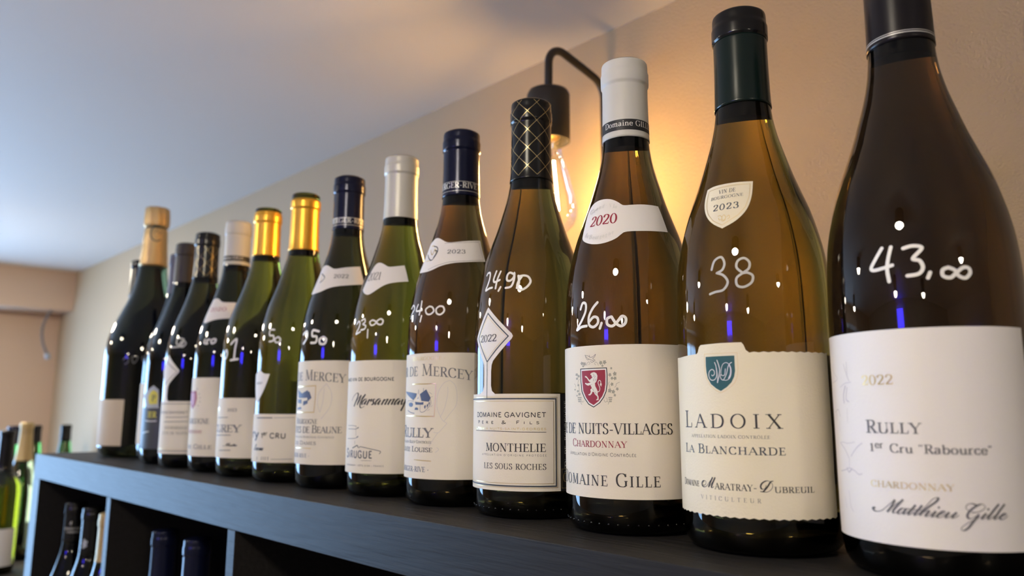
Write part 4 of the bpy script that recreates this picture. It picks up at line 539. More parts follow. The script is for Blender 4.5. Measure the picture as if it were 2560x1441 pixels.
  ('L',[(-17.87,90.28),(8.12,90.57),(24.12,90.91),(24.16,79.05),(22.76,67.26),(8.27,67.22),(-20.01,67.56)],0.91,'gold',0,0),
  ('L',[(-14.31,35.44),(9.28,35.67),(20.9,35.5)],0.71,'gold',0,0),
  ('P',[(-17.23,88.43),(-1.44,84.18),(10.65,87.05),(16.28,81.05),(6.86,80.11),(-11.98,80.26)],'blue',0),
  ('P',[(8.74,84.08),(13.92,86.03),(18.26,80.06),(11.61,77.11)],'blue',0),
  ('P',[(-14.47,79.27),(-2.21,78.68),(-1.78,75.17),(-14.68,75.74)],'blue',0),
  ('P',[(2.25,77.15),(11.58,78.1),(11.77,75.13),(2.7,73.17)],'blue',0),
  ('P',[(-15.29,71.2),(-2.91,72.18),(-1.04,70.19),(-14.86,69.69)],'blue',0),
  ('L',[(39.04,92.82),(29.0,83.97),(28.09,74.13),(31.69,67.27)],0.41,'faint',1,0),
  ('L',[(39.04,92.82),(45.97,83.95),(44.54,72.18),(33.6,61.42)],0.41,'faint',1,0),
  ('L',[(36.35,88.88),(34.91,76.09),(31.69,67.27)],0.41,'faint',1,0)],
 'neck_label':[('P',[(-9.07,205.37),(6.89,205.15),(20.78,202.45),(31.34,200.06),(51.72,201.63),(91.78,204.01),(93.42,195.18),(94.25,186.22),(61.69,183.99),(37.5,182.45),(25.02,180.65),(11.64,177.77),(-12.4,176.57),(-20,178),(-30,181),(-30,198),(-22,203)],'white',0),
  ('T','2022','B',0,4,32.84,191.09,64.14,191.09,3.82,'grey',0.18,0.1,0),
  ('L',[(-6.39,197.53),(10.51,193.07),(7.75,189.72),(0.55,188.05)],0.89,'slate',1,0),
  ('L',[(-3.56,195.96),(3.77,189.25)],0.89,'gold',1,0)],
 'capsule':[('T','BERGER-RIVE','B',2,9,8.03,247.53,101.0,247.53,4.76,'silver',0.17,0.06,0),
  ('L',[(-180,252.6),(-170,252.6),(-160,252.6),(-150,252.6),(-140,252.6),(-130,252.6),(-120,252.6),(-110,252.6),(-100,252.6),(-90,252.6),(-80,252.6),(-70,252.6),(-60,252.6),(-50,252.6),(-40,252.6),(-30,252.6),(-20,252.6),(-10,252.6),(0,252.6),(10,252.6),(20,252.6),(30,252.6),(40,252.6),(50,252.6),(60,252.6),(70,252.6),(80,252.6),(90,252.6),(100,252.6),(110,252.6),(120,252.6),(130,252.6),(140,252.6),(150,252.6),(160,252.6),(170,252.6),(180,252.6)],0.39,'silver',0,0),
  ('L',[(-180,245.4),(-170,245.4),(-160,245.4),(-150,245.4),(-140,245.4),(-130,245.4),(-120,245.4),(-110,245.4),(-100,245.4),(-90,245.4),(-80,245.4),(-70,245.4),(-60,245.4),(-50,245.4),(-40,245.4),(-30,245.4),(-20,245.4),(-10,245.4),(0,245.4),(10,245.4),(20,245.4),(30,245.4),(40,245.4),(50,245.4),(60,245.4),(70,245.4),(80,245.4),(90,245.4),(100,245.4),(110,245.4),(120,245.4),(130,245.4),(140,245.4),(150,245.4),(160,245.4),(170,245.4),(180,245.4)],0.39,'silver',0,0)],
 'price':[('L',[(-9.52,138.56),(0.46,141.0),(3.51,136.6),(-0.63,132.3),(-6.2,129.86)],2.16,'paint',1,0),
  ('L',[(24.09,140.09),(13.88,141.31),(13.71,136.19),(21.03,135.33),(20.55,130.26),(12.1,129.88)],2.16,'paint',1,0),
  ('L',[(31.63,134.84),(26.38,132.66),(27.67,128.71),(33.59,128.62),(35.75,132.51),(31.63,134.84)],2.16,'paint',1,0)],
},
'gold8':{
 'label':[('T','Givry','U',4,5,-6.62,42.36,5.8,42.36,8.4,'ink',0.17,0.06,0),
  ('T','1','U',0,1,10.54,42.43,13.93,42.43,4.61,'ink',0.17,0.06,0),
  ('T','er','U',0,2,14.91,44.97,22.62,44.97,4,'ink',0.17,0.06,0),
  ('T','CRU','U',0,3,26.62,42.44,49.44,42.44,4.58,'ink',0.17,0.06,0),
  ('T','Lerome','X',1,6,-2.58,30.49,17.53,30.49,6,'ink',0.16,0,0),
  ('L',[(-1.83,61.6),(15.0,61.69),(29.69,61.76)],1.12,'grey',0,0),
  ('L',[(31.54,61.76),(60.33,62.12)],0.4,'grey',0,0),
  ('L',[(29.88,22.48),(43.82,22.61),(59.74,22.79)],0.4,'grey',0,0),
  ('L',[(4.22,24.42),(3.6,20.96)],0.72,'grey',0,0),
  ('L',[(14.31,24.69),(13.81,21.26)],0.72,'grey',0,0),
  ('L',[(18.14,24.77),(17.75,21.35)],0.72,'grey',0,0),
  ('L',[(21.76,24.85),(21.37,21.43)],0.72,'grey',0,0),
  ('L',[(25.78,24.91),(25.47,21.51)],0.72,'grey',0,0)],
 'neck_label':[('P',[(-4.16,109.25),(1.4,107.35),(9.93,104.4),(21.42,104.22),(17.42,96.82),(10.3,86.72),(-3.82,76.24),(-13.3,79.85),(-24.8,104.08),(-7.33,106.78)],'white',0),
  ('T','2021','U',0,4,-10.96,94.56,7.54,94.56,1.75,'grey',0.15,0.06,0)],
 'price':[('L',[(23.33,147.69),(15.14,147.73),(15.46,142.43),(22.78,141.68),(23.07,136.95),(15.87,136.1)],1.67,'paint',1,0),
  ('L',[(31.03,140.45),(26.09,138.45),(27.46,135.29),(33.41,135.19),(34.64,138.31),(31.03,140.45)],1.67,'paint',1,0)],
},
'gold9':{
 'label':[('T','MERCUREY','B',4,8,-9.48,46.3,43.19,46.3,7.3,'grey',0.17,0,0),
  ('T','2023','B',0,4,15.98,67.62,34.28,67.62,3.07,'grey',0.17,0.06,0),
  ('T','Maître','X',0,6,11.58,31.96,38.18,31.96,3.19,'ink',0.18,0,0),
  ('L',[(-11.31,61.08),(18.84,61.49)],0.66,'grey',0,0),
  ('L',[(-15.07,42.67),(26.09,43.3)],0.75,'grey',0,0),
  ('L',[(1.39,27.32),(27.09,27.84)],0.75,'grey',0,0),
  ('L',[(-15.63,69.69),(-7.89,71.33),(-11.36,68.05),(-13.35,65.58)],1.16,'gold',1,0)],
 'price':[('L',[(-0.95,130.29),(4.04,132.49),(6.84,128.23),(2.91,123.6),(-7.7,122.18)],2.25,'paint',1,0),
  ('L',[(14.05,138.73),(24.57,143.82),(23.58,133.12),(23.13,121.92)],2.25,'paint',1,0),
  ('L',[(16.31,121.47),(30.13,122.41)],2.25,'paint',1,0)],
},
'gil10':{
 'capsule':[('L',[(-180,248.6),(-170,248.6),(-160,248.6),(-150,248.6),(-140,248.6),(-130,248.6),(-120,248.6),(-110,248.6),(-100,248.6),(-90,248.6),(-80,248.6),(-70,248.6),(-60,248.6),(-50,248.6),(-40,248.6),(-30,248.6),(-20,248.6),(-10,248.6),(0,248.6),(10,248.6),(20,248.6),(30,248.6),(40,248.6),(50,248.6),(60,248.6),(70,248.6),(80,248.6),(90,248.6),(100,248.6),(110,248.6),(120,248.6),(130,248.6),(140,248.6),(150,248.6),(160,248.6),(170,248.6),(180,248.6)],6.6,'black',0,0),
  ('T','Domaine GILLE','B',8,13,47.97,247.59,95.39,247.59,3.4,'white',0.14,0.06,0)],
 'label':[('T','BOURGOGNE','B',6,9,18.28,53.84,39.64,53.84,5.61,'grey',0.16,0,0),
  ('T','Chardonnay','R',7,10,12.19,43.12,27.69,43.12,4.5,'red',0.13,0.06,0),
  ('T','Domaine Gille','R',8,13,9.63,26.12,46.65,26.12,4.71,'grey',0.16,0.05,0),
  ('P',[(8.53,90.48),(11.08,81.87),(7.85,74.89),(-1.44,70.09),(-16,75),(-21,82),(-21,91)],'red',0),
  ('P',[(5.41,87.87),(7.31,81.89),(3.91,75.77),(-2.18,73.16),(-13.99,76.72),(-17,81),(-17,88)],'rose',0),
  ('P',[(15.71,87.95),(16.08,87.83),(16.41,87.74),(16.6,87.63),(16.91,87.58),(17.3,87.64),(17.64,87.55),(17.49,87.33),(17.45,87.17),(17.29,87.04),(17.27,86.91),(17.47,86.7),(17.45,86.51),(17.09,86.49),(16.87,86.49),(16.56,86.51),(16.38,86.49),(16.17,86.29),(15.83,86.26),(15.66,86.47),(15.5,86.63),(15.47,86.78),(15.3,86.89),(14.79,86.98),(14.6,87.16),(14.82,87.3),(15.01,87.41),(15.33,87.47),(15.49,87.56),(15.38,87.82)],'olive',0),
  ('P',[(18.24,81.87),(18.04,82.07),(17.88,82.23),(17.85,82.37),(17.69,82.48),(17.3,82.56),(17.13,82.73),(17.36,82.88),(17.67,82.99),(17.88,83.07),(18.04,83.16),(17.93,83.42),(18.23,83.56),(18.47,83.45),(18.78,83.36),(18.96,83.26),(19.15,83.22),(19.52,83.3),(19.75,83.21),(19.74,83.0),(19.73,82.83),(19.7,82.69),(19.71,82.57),(20.06,82.36),(20.06,82.17),(19.69,82.14),(19.35,82.13),(19.13,82.14),(18.93,82.11),(18.6,81.91)],'olive',0),
  ('P',[(19.44,79.14),(19.61,78.93),(19.65,78.76),(19.67,78.62),(19.81,78.5),(20.2,78.39),(20.35,78.21),(20.0,78.08),(19.78,77.99),(19.46,77.93),(19.4,77.85),(19.27,77.6),(19.07,77.48),(18.84,77.61),(18.54,77.72),(18.47,77.83),(18.29,77.89),(17.81,77.85),(17.58,77.95),(17.61,78.16),(17.63,78.32),(17.78,78.45),(17.78,78.57),(17.46,78.8),(17.58,78.98),(17.96,78.98),(18.19,78.97),(18.52,78.94),(18.72,78.95),(19.07,79.13)],'olive',0),
  ('P',[(14.67,73.22),(14.5,73.43),(14.35,73.59),(14.33,73.74),(14.18,73.85),(13.68,73.96),(13.64,74.14),(13.99,74.27),(14.21,74.36),(14.53,74.42),(14.7,74.51),(14.71,74.76),(14.91,74.88),(15.25,74.75),(15.56,74.64),(15.74,74.53),(15.92,74.47),(16.29,74.52),(16.62,74.41),(16.49,74.2),(16.47,74.04),(16.43,73.92),(16.43,73.8),(16.65,73.57),(16.63,73.38),(16.26,73.38),(15.92,73.39),(15.59,73.43),(15.39,73.41),(15.04,73.23)],'olive',0),
  ('P',[(9.97,93.72),(10.44,93.57),(10.77,93.46),(10.95,93.34),(11.13,93.27),(11.76,93.3),(11.97,93.18),(11.92,92.97),(11.75,92.82),(11.58,92.7),(11.43,92.58),(11.73,92.34),(11.58,92.16),(11.22,92.17),(10.89,92.19),(10.57,92.24),(10.39,92.23),(10.05,92.05),(9.59,92.06),(9.43,92.28),(9.28,92.45),(9.27,92.6),(9.11,92.71),(8.61,92.84),(8.32,93.03),(8.66,93.15),(8.98,93.23),(9.31,93.28),(9.49,93.36),(9.63,93.61)],'olive',0)],
 'neck_label':[('P',[(-2.95,197.11),(8.78,199.2),(22.99,198.09),(32.47,194.62),(42.05,193.21),(70.36,193.57),(70.58,174.17),(38.99,173.16),(20.53,170.97),(6.26,168.34),(-2.9,170.05),(-4.68,179.07),(-6.49,188.2)],'white',0),
  ('T','2020','B',0,2,5.64,182.81,28.72,182.81,4.5,'rose',0.14,0.06,0)],
 'price':[('L',[(18.1,149.2),(16.81,145.56),(21.55,144.09)],1.94,'paint',1,0),
  ('L',[(28.03,148.97),(22.78,147.85),(24.92,144.02)],1.94,'paint',1,0),
  ('L',[(36.08,149.47),(31.51,147.69),(33.29,144.25),(38.74,145.78),(39.64,148.83),(36.08,149.47)],1.94,'paint',1,0)],
},
'lat11':{
 'label':[('T','DOMAINE GAVIGNET','S',8,16,20.14,64.77,55.33,64.77,2.78,'grey',0.14,0.06,0),
  ('T','CLOS BOURGOGNE','B',5,14,25.4,46.34,56.65,46.34,3.22,'grey',0.13,0.06,0),
  ('T','COTE DE NUITS','B',5,13,26.29,39.92,56.65,39.92,3.21,'grey',0.13,0.06,0),
  ('L',[(11.4,60.3),(41.75,60.4),(55.7,60.88)],0.67,'grey',0,0),
  ('L',[(7.61,54.7),(56.21,55.35)],0.67,'grey',0,0),
  ('L',[(-40,76.5),(70,76.5)],0.8,'grey',0,0),
  ('L',[(-40,20.5),(70,20.5)],0.8,'grey',0,0),
  ('L',[(-40,22.5),(70,22.5)],0.3,'gold',0,0)],
 'price':[('L',[(37.03,154.97),(23.06,155.89),(22.96,149.65),(31.2,147.43),(35.58,152.21),(33.82,146.02),(9.21,145.2)],1.77,'chalk',1,0),
  ('L',[(37.46,153.57),(31.36,150.88),(30.92,146.74),(37.32,145.3),(42.15,149.4),(37.46,153.57)],1.77,'chalk',1,0)],
 'neck_label':[('L',[(-1.27,129.31),(32.0,115.36),(3.05,99.7)],0.86,'grey',0,0)],
},
'drk12':{
 'label':[('P',[(-8.76,87.68),(6.74,93.56),(25.23,100.4),(36.59,94.87),(39.26,71.58),(11.55,71.06),(4.24,77.55)],'greylabel',0),
  ('P',[(12.27,86.51),(17.27,91.47),(26.09,94.41),(34.59,91.39),(36.0,86.43),(35.66,76.52),(17.64,76.03),(13.45,80.52)],'yellow',0),
  ('T','P','B',0,1,23.09,80.48,31.9,80.48,7.46,'slate',0.2,0.06,0),
  ('T','IER','B',1,3,20.36,59.37,36.07,59.37,7.41,'yellow',0.2,0.06,0),
  ('L',[(9.6,55.18),(24.94,54.58),(36.63,55.03)],1.42,'silver',0,0),
  ('L',[(4.34,39.31),(12.47,40.9),(21.6,41.49)],1.42,'silver',0,0)],
},
}
# ---------------------------------------------------------------- drawing on surfaces of revolution
FP=pchip(PR)
class Prof:
    def __init__(s,P): s.P=P
    def r(s,z):
        P=s.P
        if z<=P[0][0]: return P[0][1]
        lo,hi=0,len(P)-1
        while hi-lo>1:
            m=(lo+hi)//2
            if P[m][0]<=z: lo=m
            else: hi=m
        a,b=P[lo],P[hi]; return a[1]+(b[1]-a[1])*(z-a[0])/(b[0]-a[0] or 1)
BURG=Prof(FP)
class Surf:
    """collects flat drawing in (degrees, mm) and lays it on a profile"""
    def __init__(s,prof,off): s.p=prof;s.off=off;s.V=[];s.F=[]
    def pt(s,th,z,extra=0):
        r=s.p.r(z/1000)+s.off+extra; a=R(th); return (r*math.sin(a),-r*math.cos(a),z/1000)
    def ribbon(s,pts,w,closed=False,rl=None):
        """pts: (deg,mm); w: mm, number or list"""
        rl=rl or s.p.r(sum(p[1] for p in pts)/len(pts)/1000)*1000
        k=R(1)*rl
        Q=[(p[0]*k,p[1]) for p in pts]; ws=w if isinstance(w,list) else [w]*len(Q)
        if closed and (abs(Q[0][0]-Q[-1][0])+abs(Q[0][1]-Q[-1][1]))>1e-6: Q.append(Q[0]); ws=ws+[ws[0]]
        A=[];B=[]
        for i in range(len(Q)-1):
            d=math.hypot(Q[i+1][0]-Q[i][0],Q[i+1][1]-Q[i][1]); n=max(1,int(d/1.6+.5))
            for j in range(n):
                t=j/n; A.append((Q[i][0]+(Q[i+1][0]-Q[i][0])*t,Q[i][1]+(Q[i+1][1]-Q[i][1])*t)); B.append(ws[i]+(ws[i+1]-ws[i])*t)
        A.append(Q[-1]);B.append(ws[-1])
        n=len(A);b0=len(s.V)
        for i in range(n):
            if closed: a,c=A[i-1 if i else n-2],A[i+1 if i<n-1 else 1]
            else: a,c=A[max(i-1,0)],A[min(i+1,n-1)]
            d1=(A[i][0]-a[0],A[i][1]-a[1]);d2=(c[0]-A[i][0],c[1]-A[i][1])
            l1=math.hypot(*d1) or 1;l2=math.hypot(*d2) or 1
            tx=(d1[0]/l1 if i or closed else 0)+(d2[0]/l2 if i<n-1 or closed else 0);ty=(d1[1]/l1 if i or closed else 0)+(d2[1]/l2 if i<n-1 or closed else 0)
            L=math.hypot(tx,ty)
            if L<1e-6: tx,ty,L=d1[0]/l1,d1[1]/l1,1
            m=min(1.6,2/L) if (0<i<n-1 or closed) and L>.9 else 1
            nx,ny=-ty/L,tx/L; h=B[i]/2*m
            for sg in (1,-1): s.V.append(s.pt((A[i][0]+nx*h*sg)/k,A[i][1]+ny*h*sg))
        for i in range(n-1): a=b0+2*i; s.F.append((a,a+1,a+3,a+2))
    def dot(s,th,z,rad,rl=None):
        k=R(1)*(rl or s.p.r(z/1000)*1000); b=len(s.V)
        for j in range(12): a=j*math.pi/6; s.V.append(s.pt(th+rad*math.cos(a)/k,z+rad*math.sin(a)))
        s.F.append(tuple(range(b,b+12)))
    def cap(s,th,z,rad): s.dot(th,z,rad)
    def poly(s,pts,step=1.6):
        rl=s.p.r(sum(p[1] for p in pts)/len(pts)/1000)*1000;k=R(1)*rl
        Q=[]
        for i in range(len(pts)):
            a=pts[i];c=pts[(i+1)%len(pts)];d=math.hypot((c[0]-a[0])*k,c[1]-a[1]);n=max(1,int(d/step))
            for j in range(n): Q.append(Vector(((a[0]+(c[0]-a[0])*j/n)*k,a[1]+(c[1]-a[1])*j/n)))
        N=len(Q);xs=[q.x for q in Q];ys=[q.y for q in Q];pt=list(Q)
        y=min(ys)+step*.5
        while y<max(ys):
            x=min(xs)+step*.5
            while x<max(xs): pt.append(Vector((x,y)));x+=step
            y+=step
        vs,es,fs,_,_,_=delaunay_2d_cdt(pt,[],[list(range(N))],1,1e-5)
        b=len(s.V)
        for v in vs: s.V.append(s.pt(v.x/k,v.y))
        for f in fs: s.F.append(tuple(b+i for i in f))
    def text(s,text,style,i0,i1,th0,z0,th1,z1,h,w,track,arc):
        pos=advances(text,style,track)
        def strokes(ch):
            a,sc,st=glyph(ch,style)
            out=[]
            for q in st:
                if not q.strip(): continue
                kd,*nums=q.split(); nums=[float(v) for v in nums]
                P=[(nums[i],nums[i+1]) for i in range(0,len(nums)-1,2)] if kd[0]!='o' else nums
                out.append((kd,P))
            return sc,out
        slant=.5 if style=='X' else 0
        def ext(i):
            sc,st=strokes(text[i]);xs=[]
            for kd,P in st:
                if kd[0]=='v': continue
                if kd[0]=='o': xs+=[P[0]-P[2],P[0]+P[2]]
                else: xs+=[x+slant*y for x,y in P]
            xs=xs or [0,.3]
            e=w*.4+(.05 if style in'RB' else 0)
            return pos[i][0]+(min(xs)-e)*sc,pos[i][0]+(max(xs)+e)*sc
        xa=ext(i0)[0];xb=ext(i1-1)[1]
        rl=s.p.r((z0+z1)/2000)*1000;k=R(1)*rl
        sx=(th1-th0)*k/(xb-xa)   # mm per font unit, horizontally
        uni=(sx+h)/2
        if style=='X': uni=h*.6+sx*.4
        serif=style in'RB'
        mono=style in'SU'
        def base(th):
            if not arc or th<th0: return z0
            return z0+(z1-z0)*((th-th0)/(th1-th0))**1.7
        def to(x,y):
            th=th0+(x-xa)*sx/k; return (th,base(th)+y*h)
        for i,ch in enumerate(text):
            x0=pos[i][0]; th=th0+(x0-xa)*sx/k
            if th<-100 or th>125: continue
            sc,st=strokes(ch); W0=w*uni*(1 if sc==1 else .88)
            T=lambda p:to(x0+(p[0]+slant*p[1])*sc,p[1]*sc)
            for kd,P in st:
                c=kd[0]
                if c=='p': t=T(P[0]); s.dot(t[0],t[1],W0*.62); continue
                if c=='v':
                    if serif: s.ribbon([T(p) for p in P],W0*.36)
                    continue
                if c=='s' and not mono: continue
                if c=='o':
                    cx,cy,rx,ry=P; n=36; pts=[];ws=[]
                    for j in range(n+1):
                        a=2*math.pi*j/n; pts.append(T((cx+rx*math.cos(a),cy+ry*math.sin(a)))); ws.append(W0 if mono else W0*(.34+.66*abs(math.cos(a))**1.4))
                    s.ribbon(pts,ws,True); continue
                if c=='c' or c=='q':
                    Q=catmull(P,6) if len(P)>2 else P
                    ws=[]
                    for j in range(len(Q)):
                        a=Q[max(j-1,0)];b=Q[min(j+1,len(Q)-1)];dx=b[0]-a[0];dy=b[1]-a[1];L=math.hypot(dx,dy) or 1
                        if mono: ws.append(W0)
                        elif style=='X': ws.append(W0*(.30+.85*max(0,-dy/L)**1.5))
                        else: ws.append(W0*(.34+.66*abs(dy/L)**1.4))
                    s.ribbon([T(p) for p in Q],ws); continue
                ww={'k':1,'t':.36,'m':.6,'s':1}[c]*W0 if not mono else W0
                if style=='X': ww=W0*.5
                s.ribbon([T(p) for p in P],ww)
                if serif and len(kd)>1:
                    for e,p in ((kd[1],P[0]),(kd[2],P[-1])):
                        if e=='1':
                            hl=.5*w*(1 if c=='k' else .36)+.085
                            yy=p[1]+(.018 if p[1]<.3 else -.018)
                            s.ribbon([T((p[0]-hl,yy)),T((p[0]+hl,yy))],W0*.34)
    def draw(s,rec):
        if rec[0]=='T': s.text(*rec[1:10],*rec[11:14])
        elif rec[0]=='L':
            P=rec[1]; cl=bool(rec[5])
            Q=catmull(P,6) if rec[4] and len(P)>2 else P
            if rec[4]==2:   # pointed pen: thin going up, full going down
                ws=[]
                for i in range(len(Q)):
                    a=Q[max(i-1,0)];c=Q[min(i+1,len(Q)-1)];dx=(c[0]-a[0])*.7;dy=c[1]-a[1];L=math.hypot(dx,dy) or 1
                    ws.append(rec[2]*(.30+.70*max(0,min(1,.15-dy/L*1.1))))
                s.ribbon(Q,ws); return
            s.ribbon(Q,rec[2],cl)
            if not cl and rec[4] and rec[2]>.5:
                for p in (P[0],P[-1]): s.dot(p[0],p[1],rec[2]/2)
        else: s.poly(rec[1])
    def data(s): return (s.V,s.F)
def reccol(rec): return rec[10] if rec[0]=='T' else rec[3] if rec[0]=='L' else rec[2]
LETTER={'paint':'handwriting','chalk':'handwriting'}
def drawing(parent,recs,prof,off,first='lettering'):
    names={'red':'red_print','teal':'teal_print','gold':'gold_print','silver':'silver_print','faint':'pencil_drawing','blue':'blue_print','olive':'leaf_drawing','white':'white_print','black':'black_print','cream':'cream_border','yellow':'yellow_print','greylabel':'grey_panel','lion':'lion_emblem','rose':'red_print','slate':'dark_print'}
    # one mesh for each line of text, one for each colour of a drawing
    groups=[]
    for r in recs:
        c=reccol(r); t=r[0]=='T'; z=r[6] if t else sum(p[1] for p in r[1])/len(r[1])
        for g in groups:
            if g[0]==c and g[1]==t and (not t and (c not in ('gold','grey','slate','blue') or abs(g[2]-z)<9 or prof is not BURG) or t and abs(g[2]-z)<7 and len(r[1])<10 and len(g[3][-1][1])<10): g[3].append(r); break
        else: groups.append([c,t,z,[r]])
    for c,t,z,rs in groups:
        S=Surf(prof,off+.00007+.000012*LAYER.get(c,4))
        for r in rs: S.draw(r)
        obj('lettering' if t else names.get(c,'line_drawing'),S.data(),C[c],parent,False)
LAYER={'lion':7,'dimchalk':1,'gold':0,'black':1,'cream':2,'teal':4,'white':3,'red':5,'rose':6,'greylabel':1,'yellow':3,'blue':3,'olive':3,'faint':1,'silver':7,'slate':5,'ink':5,'grey':8}
# ---------------------------------------------------------------- bottles on top of the shelf unit
GLASSME={}
def glass_mesh(P,punt=.022,n=96):
    r0=P[0][1]
    inner=[(punt*(1-(t/8)**2) if t<8 else 0,r0*.93*t/8) for t in range(1,9)]
    Q=[(z,r) for z,r in inner]+list(P)
    return lathe(Q,n,c0=True,c1=True)
def prof_between(P,z0,z1,off):
    pr=Prof(P);Z=[z0]+[z for z,_ in P if z0+.0003<z<z1-.0003]+[z1]
    return [(z,pr.r(z)+off) for z in Z]
def capsule_part(parent,P,z0,z1,mt,name='capsule',closed=True,off=.00045,n=72):
    Q=prof_between(P,z0,z1,off)
    Q=[(z0,Q[0][1]-.0004)]+Q
    if closed: Q+=[(Q[-1][0]+.0007,Q[-1][1]*.93),(Q[-1][0]+.0008,Q[-1][1]*.3)]
    else: Q+=[(z1,Q[-1][1]-.0004)]
    return obj(name,lathe(Q,n,c0=False,c1=closed),mt,parent)
def rect(t0,t1,z0,z1): return [(t0,z0),(t1,z0),(t1,z1),(t0,z1)]
def soften(P,it=2):
    for _ in range(it):
        n=len(P);O=[]
        for i in range(n):
            a,p,c=P[i-1],P[i],P[(i+1)%n]
            t=abs((math.atan2(c[1]-p[1],(c[0]-p[0])*.5)-math.atan2(p[1]-a[1],(p[0]-a[0])*.5)+math.pi)%(2*math.pi)-math.pi)
            if t>.9: O.append(p)
            else: O+=[tuple(p[k]*.75+a[k]*.25 for k in (0,1)),tuple(p[k]*.75+c[k]*.25 for k in (0,1))]
        P=O
    return P
def label_part(parent,outline,mt,prof,off=.00018,name='label',step=2.2):
    s=Surf(prof,off)
    if len(outline)==4 and outline[0][1]==outline[1][1] and outline[1][0]==outline[2][0]:
        t0,z0=outline[0];t1,z1=outline[2];nu=max(2,int((t1-t0)/3));nv=max(2,int((z1-z0)/8))
        for j in range(nv+1):
            for i in range(nu+1): s.V.append(s.pt(t0+(t1-t0)*i/nu,z0+(z1-z0)*j/nv))
        for j in range(nv):
            for i in range(nu): a=j*(nu+1)+i; s.F.append((a,a+1,a+nu+2,a+nu+1))
    else: s.poly(outline,step)
    return obj(name,s.data(),mt,parent)
def lattice(parent,P,z0,z1,n=7,pitch=13.7,w=.24):
    s=Surf(Prof(P),.00055)
    for k in range(n):
        for sg in (1,-1):
            pts=[];z=z0
            while z<=z1+1e-6: pts.append((k*360/n+9+sg*(z-z0)/pitch*360/n,z)); z+=.6
            s.ribbon(pts,w)
    obj('gold_lattice',s.data(),C['gold'],parent,False)
def bottle(x,y,glass,capstyle,zc,label,P=FP,ztop=None,name='wine_bottle',group=None,cork_and_gap=True,n=96,cz=None):
    root=empty(name,(x,y,0),label,'wine bottle',group)
    key=(id(P),n)
    if key not in GLASSME: GLASSME[key]=glass_mesh(P,n=n)
    obj('glass_body',GLASSME[key],GL[glass],root)
    top=ztop or P[-1][0]
    cp=None
    if capstyle: cp=capsule_part(root,P,zc,top,CAP[capstyle],n=72 if n>60 else 40)
    pf=Prof(P)
    obj('base_shade_core',lathe([(.0025,pf.r(.003)*.9),(.004,pf.r(.006)*.95),(.010,pf.r(.012)*.955),(.014,pf.r(.014)*.93),(.018,pf.r(.02)*.72),(.026,.014),(.029,.004),(.0295,.0002)],48,c1=False),BASE_SHADE_BEADS,root)  # opaque dark core: shade and dark reflection in the base, put in as colour
    if cork_and_gap:
        obj('cork_and_gap',lathe([((cz or zc-.0055),.0096),((cz or zc-.0055)+.0002,.0102),(top-.004,.0102),(top-.004,.0002)],32,c1=False),CORK_GAP,root)  # dark cork reaches past the capsule, standing in for the air gap's dark reflection
    return root,cp
NECKS={ # outlines of neck labels taken from the drawing data (first white or cream polygon)
}
def dress(root,cp,key,paper,outline,neckpaper='white',prof=BURG):
    D=DATA.get(key,{})
    lab=label_part(root,outline,PAPER[paper],prof) if outline else None
    if lab and 'label' in D: drawing(lab,D['label'],prof,.00018)
    if 'neck_label' in D:
        recs=list(D['neck_label'])
        if recs[0][0]=='P':
            nl=label_part(root,soften(recs[0][1]),PAPER[neckpaper],prof,.00020,'neck_label',1.8); recs=recs[1:]
        else:
            nl=label_part(root,NECKS[key],PAPER[neckpaper],prof,.00020,'neck_label',1.8)
        if recs: drawing(nl,recs,prof,.00020)
    if 'capsule' in D and cp: drawing(cp,D['capsule'],prof,.00045)
    if 'price' in D:
        s=Surf(prof,.00012)
        for r in D['price']: s.draw(r)
        obj('price_handwriting',s.data(),C[reccol(D['price'][0])],root,False)
    return lab
DIA=[(-6.5,79),(-6.5,92),(-7.2,99.5),(-9,102.5),(-22,117),(-22.3,118.5),(-21.5,120),(-4,137.6),(-2.4,138.6),(-.9,137.6),(26,119.5),(27.2,118),(26,116.3),(6,102.5),(3.9,99.5),(3.2,92),(3.2,84),(4.2,82),(8,80),(8,79),(-20,79),(-20,80),(-9,81)]
DIA=[(-20,79),(8,79),(8,80.3),(4.6,82),(3.2,85.5),(3.2,95),(3.9,99.3),(5.6,102),(26,116.3),(27.2,118),(26,119.7),(-.9,137.6),(-2.4,138.6),(-3.9,137.6),(-21.5,119.7),(-22.6,118),(-21.5,116.3),(-8.8,102),(-7.2,99.3),(-6.8,95),(-6.8,85.5),(-8.6,82),(-14,80.3),(-20,80.3)]
NECKS['month']=DIA; NECKS['lat11']=[(a+8,z-2.2 if z>90 else z-1) for a,z in DIA]
BASE={}
def put(key,x,y,glass,cap,zc,label,paper=None,outline=None,ztop=None,neck='white',**kw):
    r,cp=bottle(x,y,glass,cap,zc,label,ztop=ztop,**kw)
    dress(r,cp,key,paper,outline,neck); BASE[key]=r
    return r,cp
ROW='wine bottles standing in a row on the black shelf unit'
put('rully',-.1215,.0738,'brown','plum',.2435,'dark brown wine bottle marked 43,00 in white, nearest the camera, white label',paper='white',outline=rect(-78,78,15,103.7),group=ROW)
r,cp=put('ladoix',-.207,.0738,'amber','black',.2775,'amber wine bottle marked 38 in silver, teal shield on a cream label',paper='cream',neck='cream',group=ROW,cz=.2305,
 outline=[(-78,97.6),(-60,98),(-40,97.5),(-15.8,98.2),(-14.6,99),(-13.2,101.6),(-11.5,102.6),(5,102.9),(20,102.8),(21.4,101.6),(22.8,98.9),(24.5,98)]+[(25+i*3.2,97.8+(.25 if i%2 else -.2)) for i in range(20)]+[(86,80),(86.4,60),(85.8,40),(86.2,19)]+[(84-i*3.2,18.6+(.3 if i%2 else -.3)) for i in range(50)]+[(-77.5,40),(-78.4,60),(-77.6,80)])
